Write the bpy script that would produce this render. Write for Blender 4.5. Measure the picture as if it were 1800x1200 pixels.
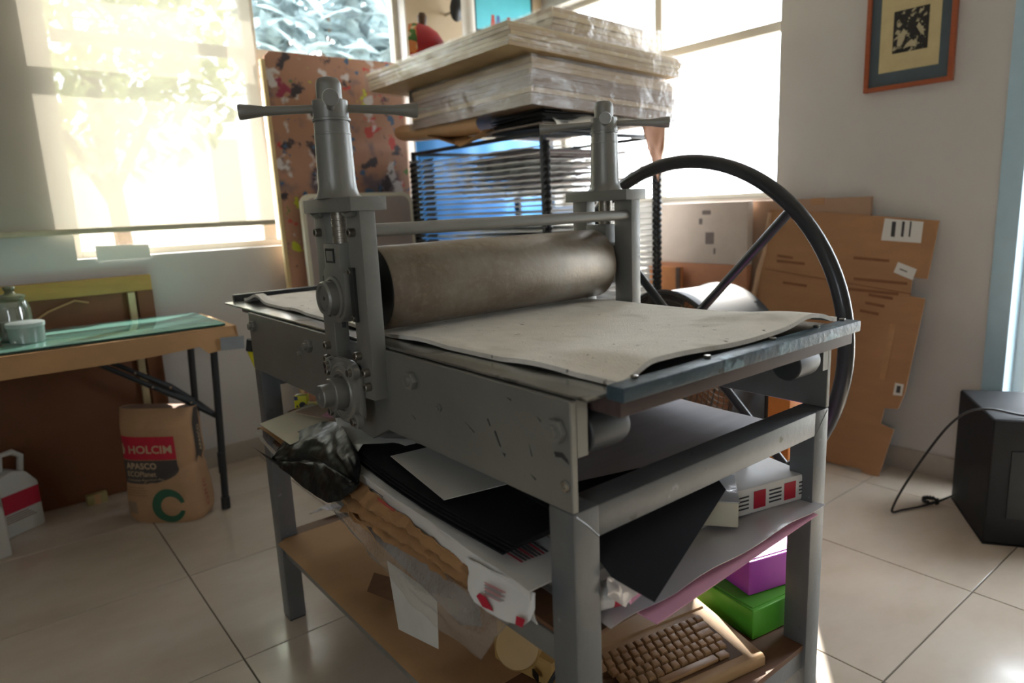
import bpy, bmesh, math, random
from mathutils import Vector, Matrix, noise
random.seed(7)
for o in list(bpy.data.objects): bpy.data.objects.remove(o)
SC = bpy.context.scene
COL = SC.collection
PI = math.pi

# ------------------------------------------------------------------ camera
cam_d = bpy.data.cameras.new('camera'); cam = bpy.data.objects.new('camera', cam_d); COL.objects.link(cam)
_r = Vector((0.78067, -0.62339, -0.04405)); _u = Vector((0.15388, 0.12344, 0.98035)); _w = Vector((0.60570, 0.77211, -0.19229))
cam.matrix_world = Matrix(((_r.x, _u.x, -_w.x, -0.43758), (_r.y, _u.y, -_w.y, -2.43858), (_r.z, _u.z, -_w.z, 1.20894), (0, 0, 0, 1)))
cam_d.sensor_width = 36; cam_d.lens = 24.02; cam_d.clip_start = 0.02; cam_d.clip_end = 200
cam_d.dof.use_dof = True; cam_d.dof.focus_distance = 1.45; cam_d.dof.aperture_fstop = 2.8
SC.camera = cam

# ------------------------------------------------------------------ sky, sun, exposure
W = bpy.data.worlds.new('sky'); SC.world = W; W.use_nodes = True
_bg = W.node_tree.nodes['Background']
_bg.inputs['Color'].default_value = (0.86, 0.93, 1.0, 1); _bg.inputs['Strength'].default_value = 13.0
sun_d = bpy.data.lights.new('sun', 'SUN'); sun_d.energy = 24; sun_d.angle = 0.012; sun_d.color = (1, 0.95, 0.87)
sun = bpy.data.objects.new('sun', sun_d); COL.objects.link(sun)
sun.rotation_euler = Vector((-0.66, -0.47, -0.66)).to_track_quat('-Z', 'Y').to_euler()
def portal(name, loc, size, direction):
    l = bpy.data.lights.new(name, 'AREA'); l.shape = 'RECTANGLE'; l.size, l.size_y = size
    l.cycles.is_portal = True
    o = bpy.data.objects.new(name, l); COL.objects.link(o); o.location = loc
    o.rotation_euler = Vector(direction).to_track_quat('-Z', 'Y').to_euler()
SC.view_settings.view_transform = 'Standard'; SC.view_settings.look = 'None'
SC.view_settings.gamma = 1; SC.view_settings.use_curve_mapping = False
SC.view_settings.exposure = 0.0
SC.cycles.use_denoising = True
SC.cycles.max_bounces = 10; SC.cycles.diffuse_bounces = 6; SC.cycles.transparent_max_bounces = 16
SC.cycles.sample_clamp_indirect = 8; SC.cycles.caustics_reflective = False; SC.cycles.caustics_refractive = False

# ------------------------------------------------------------------ materials
def srgb(h):
    c = [int(h[i:i+2], 16) / 255 for i in (0, 2, 4)]
    return tuple(x / 12.92 if x <= .04045 else ((x + .055) / 1.055) ** 2.4 for x in c)
class N:
    def __init__(s, name):
        s.m = bpy.data.materials.new(name); s.m.use_nodes = True
        s.t = s.m.node_tree; s.p = s.t.nodes['Principled BSDF']; s.out = s.t.nodes['Material Output']
    def new(s, typ, **kw):
        n = s.t.nodes.new(typ)
        for k, v in kw.items(): setattr(n, k, v)
        return n
    def link(s, a, b): s.t.links.new(a, b)
    def coord(s, kind='Object', scale=(1, 1, 1)):
        tc = s.new('ShaderNodeTexCoord'); mp = s.new('ShaderNodeMapping'); mp.inputs['Scale'].default_value = scale
        s.link(tc.outputs[kind], mp.inputs[0]); return mp.outputs[0]
    def noise(s, vec, scale, detail=4, rough=.6):
        n = s.new('ShaderNodeTexNoise'); n.inputs['Scale'].default_value = scale
        n.inputs['Detail'].default_value = detail; n.inputs['Roughness'].default_value = rough
        s.link(vec, n.inputs['Vector']); return n.outputs['Fac']
    def ramp(s, fac, stops, interp='LINEAR'):
        r = s.new('ShaderNodeValToRGB'); r.color_ramp.interpolation = interp
        while len(r.color_ramp.elements) < len(stops): r.color_ramp.elements.new(.5)
        for e, (p, c) in zip(r.color_ramp.elements, stops):
            e.position = p; e.color = (*c[:3], 1)
        s.link(fac, r.inputs[0]); return r.outputs[0]
    def mix(s, fac, a, b, mode='MIX'):
        m = s.new('ShaderNodeMix', data_type='RGBA', blend_type=mode)
        for v, i in ((fac, 0), (a, 6), (b, 7)):
            if hasattr(v, 'is_output'): s.link(v, m.inputs[i])
            else: m.inputs[i].default_value = v if i == 0 else (*v[:3], 1)
        return m.outputs[2]
    def bump(s, h, strength=.2, dist=.01):
        b = s.new('ShaderNodeBump'); b.inputs['Strength'].default_value = strength; b.inputs['Distance'].default_value = dist
        s.link(h, b.inputs['Height']); s.link(b.outputs[0], s.p.inputs['Normal'])
MATS = {}
def mat(name, col, rough=.6, metal=0, var=.12, scale=14, bump=0, bscale=60, stretch=(1, 1, 1), spec=None, coat=0):
    if name in MATS: return MATS[name]
    c = srgb(col) if isinstance(col, str) else col
    s = N(name); v = s.coord('Object', stretch)
    lo = tuple(x * (1 - var) for x in c); hi = tuple(min(1, x * (1 + var)) for x in c)
    s.link(s.ramp(s.noise(v, scale), [(.3, lo), (.7, hi)]), s.p.inputs['Base Color'])
    s.p.inputs['Roughness'].default_value = rough; s.p.inputs['Metallic'].default_value = metal
    if spec is not None: s.p.inputs['Specular IOR Level'].default_value = spec
    if coat: s.p.inputs['Coat Weight'].default_value = coat
    if bump: s.bump(s.noise(v, bscale), bump)
    MATS[name] = s.m; return s.m
def stained(name, base, spots, rough=.6, metal=0, var=.1, scale=12, bump=.15, bscale=40, stretch=(1, 1, 1), coord='Object'):
    """base colour plus blotches: spots = [(colour, noise scale, threshold, softness)]"""
    if name in MATS: return MATS[name]
    s = N(name); v = s.coord(coord, stretch); c = srgb(base)
    cur = s.ramp(s.noise(v, scale), [(.3, tuple(x * (1 - var) for x in c)), (.7, tuple(min(1, x * (1 + var)) for x in c))])
    for i, (sc_, nscale, th, soft) in enumerate(spots):
        mp = s.new('ShaderNodeMapping'); mp.inputs['Location'].default_value = (3.1 * i + 1, 7.7 * i, 1.3 * i)
        s.link(v, mp.inputs[0])
        f = s.ramp(s.noise(mp.outputs[0], nscale, 3, .55), [(th, (0, 0, 0)), (min(1, th + soft), (1, 1, 1))])
        cur = s.mix(f, cur, srgb(sc_))
    s.link(cur, s.p.inputs['Base Color'])
    s.p.inputs['Roughness'].default_value = rough; s.p.inputs['Metallic'].default_value = metal
    if bump: s.bump(s.noise(v, bscale), bump)
    MATS[name] = s.m; return s.m
def glass(name, tint=(1, 1, 1), gloss=.1, rough=.02):
    if name in MATS: return MATS[name]
    s = N(name); t = s.new('ShaderNodeBsdfTransparent'); t.inputs[0].default_value = (*tint, 1)
    g = s.new('ShaderNodeBsdfGlossy'); g.inputs['Roughness'].default_value = rough
    lw = s.new('ShaderNodeLayerWeight'); lw.inputs[0].default_value = .5
    pw = s.new('ShaderNodeMath', operation='POWER'); pw.inputs[1].default_value = 4; s.link(lw.outputs['Facing'], pw.inputs[0])
    fr = s.new('ShaderNodeMath', operation='MULTIPLY_ADD'); fr.inputs[1].default_value = .55; fr.inputs[2].default_value = .04; s.link(pw.outputs[0], fr.inputs[0])
    m = s.new('ShaderNodeMixShader'); s.link(fr.outputs[0], m.inputs[0]); s.link(t.outputs[0], m.inputs[1]); s.link(g.outputs[0], m.inputs[2])
    s.link(m.outputs[0], s.out.inputs[0]); MATS[name] = s.m; return s.m
def film(name, col, clear=.4, gloss=.35, rough=.25, bump=.6, bscale=25, translucent=.3):
    """thin plastic: part clear, part milky, with a shiny crinkled skin"""
    if name in MATS: return MATS[name]
    s = N(name); c = srgb(col); v = s.coord()
    d = s.new('ShaderNodeBsdfDiffuse'); d.inputs[0].default_value = (*c, 1)
    tl = s.new('ShaderNodeBsdfTranslucent'); tl.inputs[0].default_value = (*c, 1)
    t = s.new('ShaderNodeBsdfTransparent'); g = s.new('ShaderNodeBsdfGlossy'); g.inputs['Roughness'].default_value = rough
    b = s.new('ShaderNodeBump'); b.inputs['Strength'].default_value = bump; b.inputs['Distance'].default_value = .01
    s.link(s.noise(v, bscale, 5), b.inputs['Height']); s.link(b.outputs[0], g.inputs['Normal'])
    m0 = s.new('ShaderNodeMixShader'); m0.inputs[0].default_value = translucent; s.link(d.outputs[0], m0.inputs[1]); s.link(tl.outputs[0], m0.inputs[2])
    m1 = s.new('ShaderNodeMixShader'); m1.inputs[0].default_value = clear; s.link(m0.outputs[0], m1.inputs[1]); s.link(t.outputs[0], m1.inputs[2])
    m2 = s.new('ShaderNodeMixShader'); m2.inputs[0].default_value = gloss * .5; s.link(m1.outputs[0], m2.inputs[1]); s.link(g.outputs[0], m2.inputs[2])
    s.link(m2.outputs[0], s.out.inputs[0]); MATS[name] = s.m; return s.m

# ------------------------------------------------------------------ mesh builder
class MB:
    def __init__(s): s.v = []; s.f = []
    def add(s, vs, fs, M=None):
        b = len(s.v)
        s.v += [tuple(M @ Vector(p)) if M else tuple(p) for p in vs]
        s.f += [tuple(i + b for i in f) for f in fs]; return s
    def box(s, x0, x1, y0, y1, z0, z1, M=None):
        return s.add([(x0, y0, z0), (x1, y0, z0), (x1, y1, z0), (x0, y1, z0), (x0, y0, z1), (x1, y0, z1), (x1, y1, z1), (x0, y1, z1)],
                     [(3, 2, 1, 0), (4, 5, 6, 7), (0, 1, 5, 4), (1, 2, 6, 5), (2, 3, 7, 6), (3, 0, 4, 7)], M)
    def cyl(s, a, b, r, r2=None, n=16, cap=True):
        a, b = Vector(a), Vector(b); r2 = r if r2 is None else r2
        q = (b - a).normalized().to_track_quat('Z', 'Y').to_matrix(); vs = []
        for c, rr in ((a, r), (b, r2)):
            vs += [c + q @ Vector((rr * math.cos(2 * PI * k / n), rr * math.sin(2 * PI * k / n), 0)) for k in range(n)]
        fs = [(k, (k + 1) % n, n + (k + 1) % n, n + k) for k in range(n)]
        if cap: fs += [tuple(range(n - 1, -1, -1)), tuple(range(n, 2 * n))]
        return s.add(vs, fs)
    def lathe(s, prof, a, axis, n=24, M=None):
        """prof [(r, h)], spun about axis through a"""
        a = Vector(a); q = Vector(axis).normalized().to_track_quat('Z', 'Y').to_matrix(); vs = []; fs = []
        for r, h in prof:
            vs += [a + q @ Vector((r * math.cos(2 * PI * k / n), r * math.sin(2 * PI * k / n), h)) for k in range(n)]
        for i in range(len(prof) - 1):
            fs += [(i * n + k, i * n + (k + 1) % n, (i + 1) * n + (k + 1) % n, (i + 1) * n + k) for k in range(n)]
        fs += [tuple(range(n - 1, -1, -1)), tuple((len(prof) - 1) * n + k for k in range(n))]
        return s.add(vs, fs, M)
    def tube(s, pts, r, n=8, closed=False):
        pts = [Vector(p) for p in pts]; m = len(pts); vs = []; fs = []; up = None
        for i, p in enumerate(pts):
            d = ((pts[(i + 1) % m] - pts[i - 1]) if closed else (pts[min(i + 1, m - 1)] - pts[max(i - 1, 0)])).normalized()
            if up is None: up = d.orthogonal().normalized()
            up = (up - d * up.dot(d)).normalized(); sd = d.cross(up)
            rr = r[i] if isinstance(r, (list, tuple)) else r
            vs += [p + (up * math.cos(2 * PI * k / n) + sd * math.sin(2 * PI * k / n)) * rr for k in range(n)]
        for i in range(m if closed else m - 1):
            j = (i + 1) % m
            fs += [(i * n + k, i * n + (k + 1) % n, j * n + (k + 1) % n, j * n + k) for k in range(n)]
        if not closed: fs += [tuple(range(n - 1, -1, -1)), tuple((m - 1) * n + k for k in range(n))]
        return s.add(vs, fs)
    def prism(s, poly, axis, a0, a1):
        """extrude 2-D polygon along axis ('x': poly=(y,z), 'y': poly=(x,z), 'z': poly=(x,y))"""
        def pt(p, a): return {'x': (a, p[0], p[1]), 'y': (p[0], a, p[1]), 'z': (p[0], p[1], a)}[axis]
        n = len(poly); vs = [pt(p, a0) for p in poly] + [pt(p, a1) for p in poly]
        return s.add(vs, [(k, (k + 1) % n, n + (k + 1) % n, n + k) for k in range(n)] + [tuple(range(n - 1, -1, -1)), tuple(range(n, 2 * n))])
    def grid(s, fn, nu, nv, wrap=False):
        vs = [fn(i / nu, j / nv) for j in range(nv + 1) for i in range(nu + (0 if wrap else 1))]
        w = nu if wrap else nu + 1
        fs = [(j * w + i, j * w + (i + 1) % w, (j + 1) * w + (i + 1) % w, (j + 1) * w + i) for j in range(nv) for i in range(nu)]
        return s.add(vs, fs)
    def mesh(s, name, mats, bevel=0, seg=2, smooth=True, solid=0, angle=.6, subdiv=0):
        bm = bmesh.new(); vv = [bm.verts.new(p) for p in s.v]
        for f in s.f:
            try: bm.faces.new([vv[i] for i in f])
            except ValueError: pass
        bm.normal_update()
        if solid: bmesh.ops.solidify(bm, geom=bm.faces[:], thickness=solid)
        bmesh.ops.recalc_face_normals(bm, faces=bm.faces[:])
        if bevel:
            es = [e for e in bm.edges if len(e.link_faces) == 2 and e.calc_face_angle(0) > .5]
            bmesh.ops.bevel(bm, geom=es, offset=bevel, segments=seg, affect='EDGES', profile=.6, clamp_overlap=True)
        me = bpy.data.meshes.new(name); bm.to_mesh(me); bm.free()
        for m in (mats if isinstance(mats, (list, tuple)) else [mats]): me.materials.append(m)
        if smooth:
            me.polygons.foreach_set('use_smooth', [True] * len(me.polygons)); me.set_sharp_from_angle(angle=angle)
        return me
    def build(s, name, mats, parent=None, **kw):
        return link(name, s.mesh(name, mats, **kw), parent)
def link(name, data, parent=None):
    o = bpy.data.objects.new(name, data); COL.objects.link(o)
    if parent: o.parent = parent
    return o
def tag(o, label=None, cat=None, group=None, kind=None):
    for k, v in (('label', label), ('category', cat), ('group', group), ('kind', kind)):
        if v: o[k] = v
    return o
def thing(name, label, cat, loc=(0, 0, 0), rz=0, group=None, rot=None):
    o = bpy.data.objects.new(name, None); COL.objects.link(o); o.location = loc
    o.rotation_euler = rot or (0, 0, rz); o.empty_display_size = .05
    return tag(o, label, cat, group)
def struct(o): o['kind'] = 'structure'; return o
def wav(p, sc, seed=0): return noise.noise(Vector(p) * sc + Vector((seed * 3.7, seed * 1.9, seed * 5.3)))
def lerp(a, b, t): return tuple(x + (y - x) * t for x, y in zip(a, b))
def sheet(name, c, m, th=.0012, n=(8, 8), wob=0, wsc=8, seed=0, f=None, parent=None, **kw):
    """four-cornered sheet (corners in order), optionally wavy"""
    def fn(u, v):
        p = lerp(lerp(c[0], c[1], u), lerp(c[3], c[2], u), v)
        d = wav(p, wsc, seed) * wob
        p = (p[0], p[1], p[2] + d)
        if f: p = tuple(a + b for a, b in zip(p, f(u, v)))
        return p
    return MB().grid(fn, *n).build(name, m, parent, solid=th, **kw)
def poly(name, pts, m, th=.0015, cuts=0, wob=0, wsc=15, seed=0, parent=None, nrm=None, **kw):
    """many-cornered sheet cut from 3-D points; cuts subdivides it so that it can be crumpled"""
    bm = bmesh.new(); vs = [bm.verts.new(p) for p in pts]; f = bm.faces.new(vs)
    bmesh.ops.triangulate(bm, faces=bm.faces[:])
    for _ in range(cuts): bmesh.ops.subdivide_edges(bm, edges=bm.edges[:], cuts=1, use_grid_fill=True)
    bm.normal_update()
    if wob:
        for v in bm.verts:
            d = Vector(nrm) if nrm else v.normal
            v.co += d * wob * (wav(v.co, wsc, seed) + .5 * wav(v.co, wsc * 2.3, seed + 3))
    bm.normal_update(); bmesh.ops.solidify(bm, geom=bm.faces[:], thickness=th)
    bmesh.ops.recalc_face_normals(bm, faces=bm.faces[:])
    me = bpy.data.meshes.new(name); bm.to_mesh(me); bm.free(); me.materials.append(m)
    if kw.get('smooth', False):
        me.polygons.foreach_set('use_smooth', [True] * len(me.polygons)); me.set_sharp_from_angle(angle=.7)
    return link(name, me, parent)
def text_mesh(txt, size, bold=0.0):
    cu = bpy.data.curves.new('txt', 'FONT'); cu.body = txt; cu.size = size; cu.align_x = 'LEFT'; cu.offset = bold; cu.resolution_u = 3
    o = bpy.data.objects.new('txt', cu); COL.objects.link(o)
    bpy.context.view_layer.update()
    me = bpy.data.meshes.new_from_object(o.evaluated_get(bpy.context.evaluated_depsgraph_get()))
    vs = [tuple(v.co) for v in me.vertices]; fs = [tuple(p.vertices) for p in me.polygons]
    bpy.data.objects.remove(o); bpy.data.curves.remove(cu); bpy.data.meshes.remove(me)
    return vs, fs
def text_on(name, txt, size, place, m, parent, bold=0.0, width=None):
    """flat lettering; place(x, y) maps the letter plane to 3-D"""
    vs, fs = text_mesh(txt, size, bold)
    if width:
        k = width / max(v[0] for v in vs); vs = [(v[0] * k, v[1], 0) for v in vs]
    mb = MB(); mb.add([place(v[0], v[1]) for v in vs], fs)
    bm = bmesh.new(); vv = [bm.verts.new(p) for p in mb.v]
    for f in mb.f:
        try: bm.faces.new([vv[i] for i in f])
        except ValueError: pass
    me = bpy.data.meshes.new(name); bm.to_mesh(me); bm.free(); me.materials.append(m)
    return link(name, me, parent)

# colours / finishes
M_wall = mat('white_plaster', 'C2C0BC', .85, var=.03, scale=3, bump=.04, bscale=120)
M_ceil = mat('white_ceiling', 'D2CFC8', .9, var=.02)
M_base = mat('beige_baseboard', 'A29B90', .45, var=.05)
M_grout = mat('grey_grout', '6E675E', .9, var=.1)
M_alu = mat('window_aluminium', 'B9B3A5', .5, var=.04)
M_blue = mat('pale_blue_paint', 'A9C6D6', .5, var=.03)
M_glass = glass('window_glass')
# ================================================================== the room
XW, YW, XB, YB, ZC = 2.66, 1.06, -2.9, -4.6, 2.75      # right wall, left (window) wall, the two walls behind the camera, ceiling
def tile_material():
    s = N('polished_beige_tile'); v = s.coord('Object')
    oi = s.new('ShaderNodeObjectInfo'); ad = s.new('ShaderNodeVectorMath', operation='ADD'); ml = s.new('ShaderNodeMath', operation='MULTIPLY'); ml.inputs[1].default_value = 37
    s.link(oi.outputs['Random'], ml.inputs[0]); s.link(v, ad.inputs[0]); s.link(ml.outputs[0], ad.inputs[1])
    mp = s.new('ShaderNodeMapping'); mp.inputs['Scale'].default_value = (1.2, 2.2, 1); mp.inputs['Rotation'].default_value = (0, 0, .5); s.link(ad.outputs[0], mp.inputs[0])
    c = s.ramp(s.noise(mp.outputs[0], 2.6, 5, .6), [(.25, srgb('BBAE9E')), (.55, srgb('C6BBAC')), (.8, srgb('CDC4B8'))])
    s.link(c, s.p.inputs['Base Color'])
    s.link(s.ramp(s.noise(ad.outputs[0], 9, 4), [(.3, (.13,) * 3), (.75, (.26,) * 3)]), s.p.inputs['Roughness'])
    return s.m
M_tile = tile_material()
fl = struct(MB().box(XB - .2, XW + .2, YB - .2, YW + .2, -.12, -.004).build('floor', M_grout, smooth=False))
T = .6
_cache = {}
for i in range(-5, 5):
    for j in range(-8, 2):
        x0, x1, y0, y1 = max(i * T, XB), min((i + 1) * T, XW), max(j * T, YB), min((j + 1) * T, YW)
        if x1 - x0 < .02 or y1 - y0 < .02: continue
        k = (round(x1 - x0, 3), round(y1 - y0, 3))
        if k not in _cache: _cache[k] = MB().box(.0022, k[0] - .0022, .0022, k[1] - .0022, -.008, 0).mesh('tile', M_tile, bevel=.0008, seg=1, smooth=False)
        t = link('tile', _cache[k], fl); t.location = (x0, y0, 0)
def wall_with_holes(name, axis, pos, thick, a0, a1, z0, z1, holes):
    """wall on plane axis=pos running a0..a1; holes [(h0,h1,zb,zt)]"""
    mb = MB(); cuts = sorted({a0, a1, *[h[0] for h in holes], *[h[1] for h in holes]})
    for c0, c1 in zip(cuts[:-1], cuts[1:]):
        hs = sorted((h for h in holes if h[0] <= c0 and h[1] >= c1), key=lambda h: h[2]); z = z0
        segs = []
        for h in hs: segs.append((z, h[2])); z = h[3]
        segs.append((z, z1))
        for s0, s1 in segs:
            if s1 - s0 < 1e-4: continue
            if axis == 'y': mb.box(c0, c1, pos, pos + thick, s0, s1)
            else: mb.box(pos, pos + thick, c0, c1, s0, s1)
    return struct(mb.build(name, M_wall, smooth=False))
WL = (-.06, 1.66, 1.07, 2.42)           # left window
WR = (-.60, .98, 1.2, 2.42)             # right window
DR = (-2.45, -1.52, 0.0, 2.1)           # doorway in the right wall
BK = (-3.9, -3.2, 1.0, 2.1)               # unseen window behind the camera, added for fill light
wall_with_holes('wall_left', 'y', YW, .16, XB - .16, XW + .16, 0, ZC, [WL])
wall_with_holes('wall_right', 'x', XW, .16, YB - .16, YW, 0, ZC, [WR, DR])
wall_with_holes('wall_back', 'x', XB - .16, .16, YB, YW, 0, ZC, [BK])
wall_with_holes('wall_rear', 'y', YB - .16, .16, XB - .16, XW, 0, ZC, [])
struct(MB().box(XB - .16, XW + .16, YB - .16, YW + .16, ZC, ZC + .12).build('ceiling', M_ceil, smooth=False))
struct(MB().box(XB, XW - .012, YW - .011, YW, 0, .099).build('baseboard_left', M_base, bevel=.003))
bb = MB(); bb.box(XW - .011, XW, DR[1] + .0, YW - .011, 0, .099); bb.box(XW - .011, XW, YB, DR[0], 0, .099)
struct(bb.build('baseboard_right', M_base, bevel=.003))
portal('daylight_portal_window', ((WL[0] + WL[1]) / 2, YW + .1, (WL[2] + WL[3]) / 2), (WL[1] - WL[0], WL[3] - WL[2]), (0, -1, 0))
portal('daylight_portal_side_window', (XW + .1, (WR[0] + WR[1]) / 2, (WR[2] + WR[3]) / 2), (WR[1] - WR[0], WR[3] - WR[2]), (-1, 0, 0))
portal('daylight_portal_doorway', (XW + .1, (DR[0] + DR[1]) / 2, (DR[2] + DR[3]) / 2), (DR[1] - DR[0], DR[3] - DR[2]), (-1, 0, 0))
portal('daylight_portal_fill_window', (XB - .1, (BK[0] + BK[1]) / 2, (BK[2] + BK[3]) / 2), (BK[1] - BK[0], BK[3] - BK[2]), (1, 0, 0))

def window(name, axis, pos, hole, bars_a, bars_z, fw=.045, depth=.05):
    """aluminium window: outer frame, mullions, rails and one pane per opening"""
    a0, a1, z0, z1 = hole
    def bx(mb, p0, p1, q0, q1, d0, d1):
        return mb.box(p0, p1, pos + d0, pos + d1, q0, q1) if axis == 'y' else mb.box(pos + d0, pos + d1, p0, p1, q0, q1)
    mb = MB()
    for p0, p1, q0, q1 in ((a0, a0 + fw, z0, z1), (a1 - fw, a1, z0, z1), (a0 + fw, a1 - fw, z0, z0 + fw), (a0 + fw, a1 - fw, z1 - fw, z1)):
        bx(mb, p0, p1, q0, q1, 0, depth)
    w = struct(mb.build(name, M_alu, bevel=.003))
    for p0, p1 in bars_a: bx(MB(), p0, p1, z0 + fw, z1 - fw, .002, depth - .002).build('mullion', M_alu, w, bevel=.003)
    for p0, p1, q0, q1 in bars_z: bx(MB(), p0, p1, q0, q1, .003, depth - .003).build('rail', M_alu, w, bevel=.003)
    xs = [a0 + fw] + [v for b in bars_a for v in b] + [a1 - fw]
    for k in range(0, len(xs), 2):
        mid = (xs[k] + xs[k + 1]) / 2
        zs = [z0 + fw] + [v for b in bars_z if b[0] < mid < b[1] for v in b[2:]] + [z1 - fw]
        for q in range(0, len(zs), 2):
            bx(MB(), xs[k], xs[k + 1], zs[q], zs[q + 1], depth * .45, depth * .45 + .004).build('pane', M_glass, w, smooth=False)
    return w
window('window_1', 'y', YW + .08, WL, [(.785, .85)], [(-.015, .785, 1.985, 2.035), (.85, 1.615, 1.985, 2.035)], fw=.032)
window('window_2', 'x', XW + .08, WR, [(.16, .21)], [(-.555, .16, 1.975, 2.02), (.21, .935, 1.975, 2.02)], fw=.03)
window('window_fill', 'x', XB - .1, BK, [(-3.57, -3.53)], [])
# doorway: pale blue frame with a glazed leaf
dr = MB()
for y0, y1, z0, z1 in ((DR[1] - .075, DR[1], 0, DR[3]), (DR[0], DR[0] + .075, 0, DR[3]), (DR[0] + .075, DR[1] - .075, DR[3] - .075, DR[3])):
    dr.box(XW - .008, XW + .15, y0, y1, z0, z1)
dr = struct(dr.build('door_1', M_blue, bevel=.004))
for y0, y1, z0, z1 in ((DR[1] - .12, DR[1] - .078, .01, DR[3] - .08), (DR[0] + .078, DR[0] + .12, .01, DR[3] - .08), (DR[0] + .12, DR[1] - .12, .01, .09), (DR[0] + .12, DR[1] - .12, DR[3] - .13, DR[3] - .08)):
    MB().box(XW + .09, XW + .13, y0, y1, z0, z1).build('leaf_rail', mat('white_enamel', 'D8DCDC', .4, var=.02), dr, bevel=.004)
MB().box(XW + .105, XW + .11, DR[0] + .12, DR[1] - .12, .09, DR[3] - .13).build('pane', M_glass, dr, smooth=False)

struct(MB().box(1.665, XW - .001, YW - .006, YW, .1, ZC).build('facing_1', mat('beige_wall_tone', 'B9A88F', .85, var=.03), smooth=False))  # thin facing that makes this stretch of the wall beige
# paper strip taped along the sill, left window
tag(sheet('paper_strip', [(.012, YW - .004, 1.125), (.225, YW - .004, 1.118), (.225, YW - .006, 1.058), (.012, YW - .006, 1.058)], mat('white_paper', 'D9D8D2', .8, var=.03), th=.002, n=(4, 2)),
    'small white paper strip stuck on the window sill edge under the blind', 'paper')

# roller blind: woven screen, part see-through, in front of the left window
def screen_material():
    s = N('woven_sun_screen'); c = srgb('D8D1C1')
    d = s.new('ShaderNodeBsdfDiffuse'); d.inputs[0].default_value = (*[x * .75 for x in c], 1)
    tl = s.new('ShaderNodeBsdfTranslucent'); tl.inputs[0].default_value = (*c, 1)
    t = s.new('ShaderNodeBsdfTransparent')
    m0 = s.new('ShaderNodeMixShader'); m0.inputs[0].default_value = .20; s.link(d.outputs[0], m0.inputs[1]); s.link(tl.outputs[0], m0.inputs[2])
    m1 = s.new('ShaderNodeMixShader'); m1.inputs[0].default_value = .12; s.link(m0.outputs[0], m1.inputs[1]); s.link(t.outputs[0], m1.inputs[2])
    s.link(m1.outputs[0], s.out.inputs[0]); return s.m
bl = thing('roller_blind', 'beige see-through roller blind hanging over the left window', 'blind', (0, YW - .05, 1.19))
sheet('fabric', [(-1.25, 0, 1.35), (.78, 0, 1.35), (.80, 0, 0), (-1.25, 0, 0)], screen_material(), th=.0, n=(12, 12), parent=bl, f=lambda u, v: (0, .008 * math.sin(3 * u + 1) * v, 0))
MB().box(-1.25, .80, -.008, .008, -.012, .012).build('bottom_bar', mat('blind_bar', 'B9B095', .5), bl, bevel=.004)
MB().cyl((-1.27, .015, 1.37), (.82, .015, 1.37), .03, n=20).build('roller_tube', M_alu, bl)

# ------------------------------------------------------------------ outdoors
M_out = mat('pale_concrete', 'B5AFA4', .9, var=.08, scale=2)  # pale concrete with slight random variation
struct(MB().box(-14, 16, -14, 16, -.4, -.16).build('floor_outdoors', M_out, smooth=False))
def leafmat(name, col):
    if name in MATS: return MATS[name]
    s = N(name); c = srgb(col); oi = s.new('ShaderNodeTexCoord')
    d = s.new('ShaderNodeBsdfDiffuse'); tl = s.new('ShaderNodeBsdfTranslucent')
    v = s.coord('Object'); cc = s.ramp(s.noise(v, 6), [(.3, tuple(x * .5 for x in c)), (.7, tuple(min(1, x * 1.5) for x in c))])
    s.link(cc, d.inputs[0]); s.link(cc, tl.inputs[0]); m = s.new('ShaderNodeMixShader'); m.inputs[0].default_value = .5
    s.link(d.outputs[0], m.inputs[1]); s.link(tl.outputs[0], m.inputs[2]); s.link(m.outputs[0], s.out.inputs[0]); MATS[name] = s.m; return s.m
M_bark = mat('bark', '6B5A48', .9, var=.2, scale=20, bump=.5)
def tree(label, loc, crown, n, size, col, seed):
    t = thing('leafy_tree', label, 'tree', loc, group='trees outside the windows'); rnd = random.Random(seed)
    mb = MB(); mb.tube([(0, 0, 0), (.05, .02, crown[2] * .4), (0, .05, crown[2])], [.09, .07, .04], 8)
    for k in range(6):
        a = k * 1.1; mb.tube([(0, .04, crown[2] * .6), (.5 * crown[3] * math.cos(a), .5 * crown[3] * math.sin(a), crown[2] + .3 * math.sin(a * 2))], [.035, .012], 6)
    mb.build('trunk', M_bark, t)
    mb = MB()
    for k in range(n):
        d = Vector((rnd.gauss(0, 1), rnd.gauss(0, 1), rnd.gauss(0, 1))).normalized() * rnd.uniform(.25, 1) ** .6
        c = Vector(crown[:3]) + Vector((d.x * crown[3], d.y * crown[3], d.z * crown[4]))
        q = Matrix.Rotation(rnd.uniform(0, 6.3), 4, 'Z') @ Matrix.Rotation(rnd.uniform(-1, 1), 4, 'X'); l = size * rnd.uniform(.7, 1.3)
        mb.add([c + (q @ Vector(p)) * l for p in ((0, -.5, 0), (.22, -.1, .05), (.18, .25, .03), (0, .5, -.05), (-.18, .25, .03), (-.22, -.1, .05))], [(0, 1, 2, 3, 4, 5)])
    tag(mb.build('foliage', leafmat('leaf_' + col, col), t, smooth=False), kind='stuff')
tree('pale green leafy tree just outside the blind-covered window', (.5, 3.6, -.16), (0, 0, 2.6, 1.1, .9), 1500, .18, 'B4BC8E', 1)
tree('darker green tree outside, left part of the blind-covered window', (-2.2, 4.8, -.16), (0, 0, 2.2, 1.2, 1.0), 1200, .2, '96A57C', 2)
tree('sparse palm-like tree seen in the upper uncovered window pane', (2.9, 4.8, -.16), (0, 0, 3.2, 1.0, .9), 520, .42, '93A2A4', 3)
gw = MB().box(-6, 8, 7.5, 7.7, -.16, 2.3).build('garden_wall', mat('garden_wall_paint', 'CFC3AC', .9, var=.06, scale=1.5), smooth=False)
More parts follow.
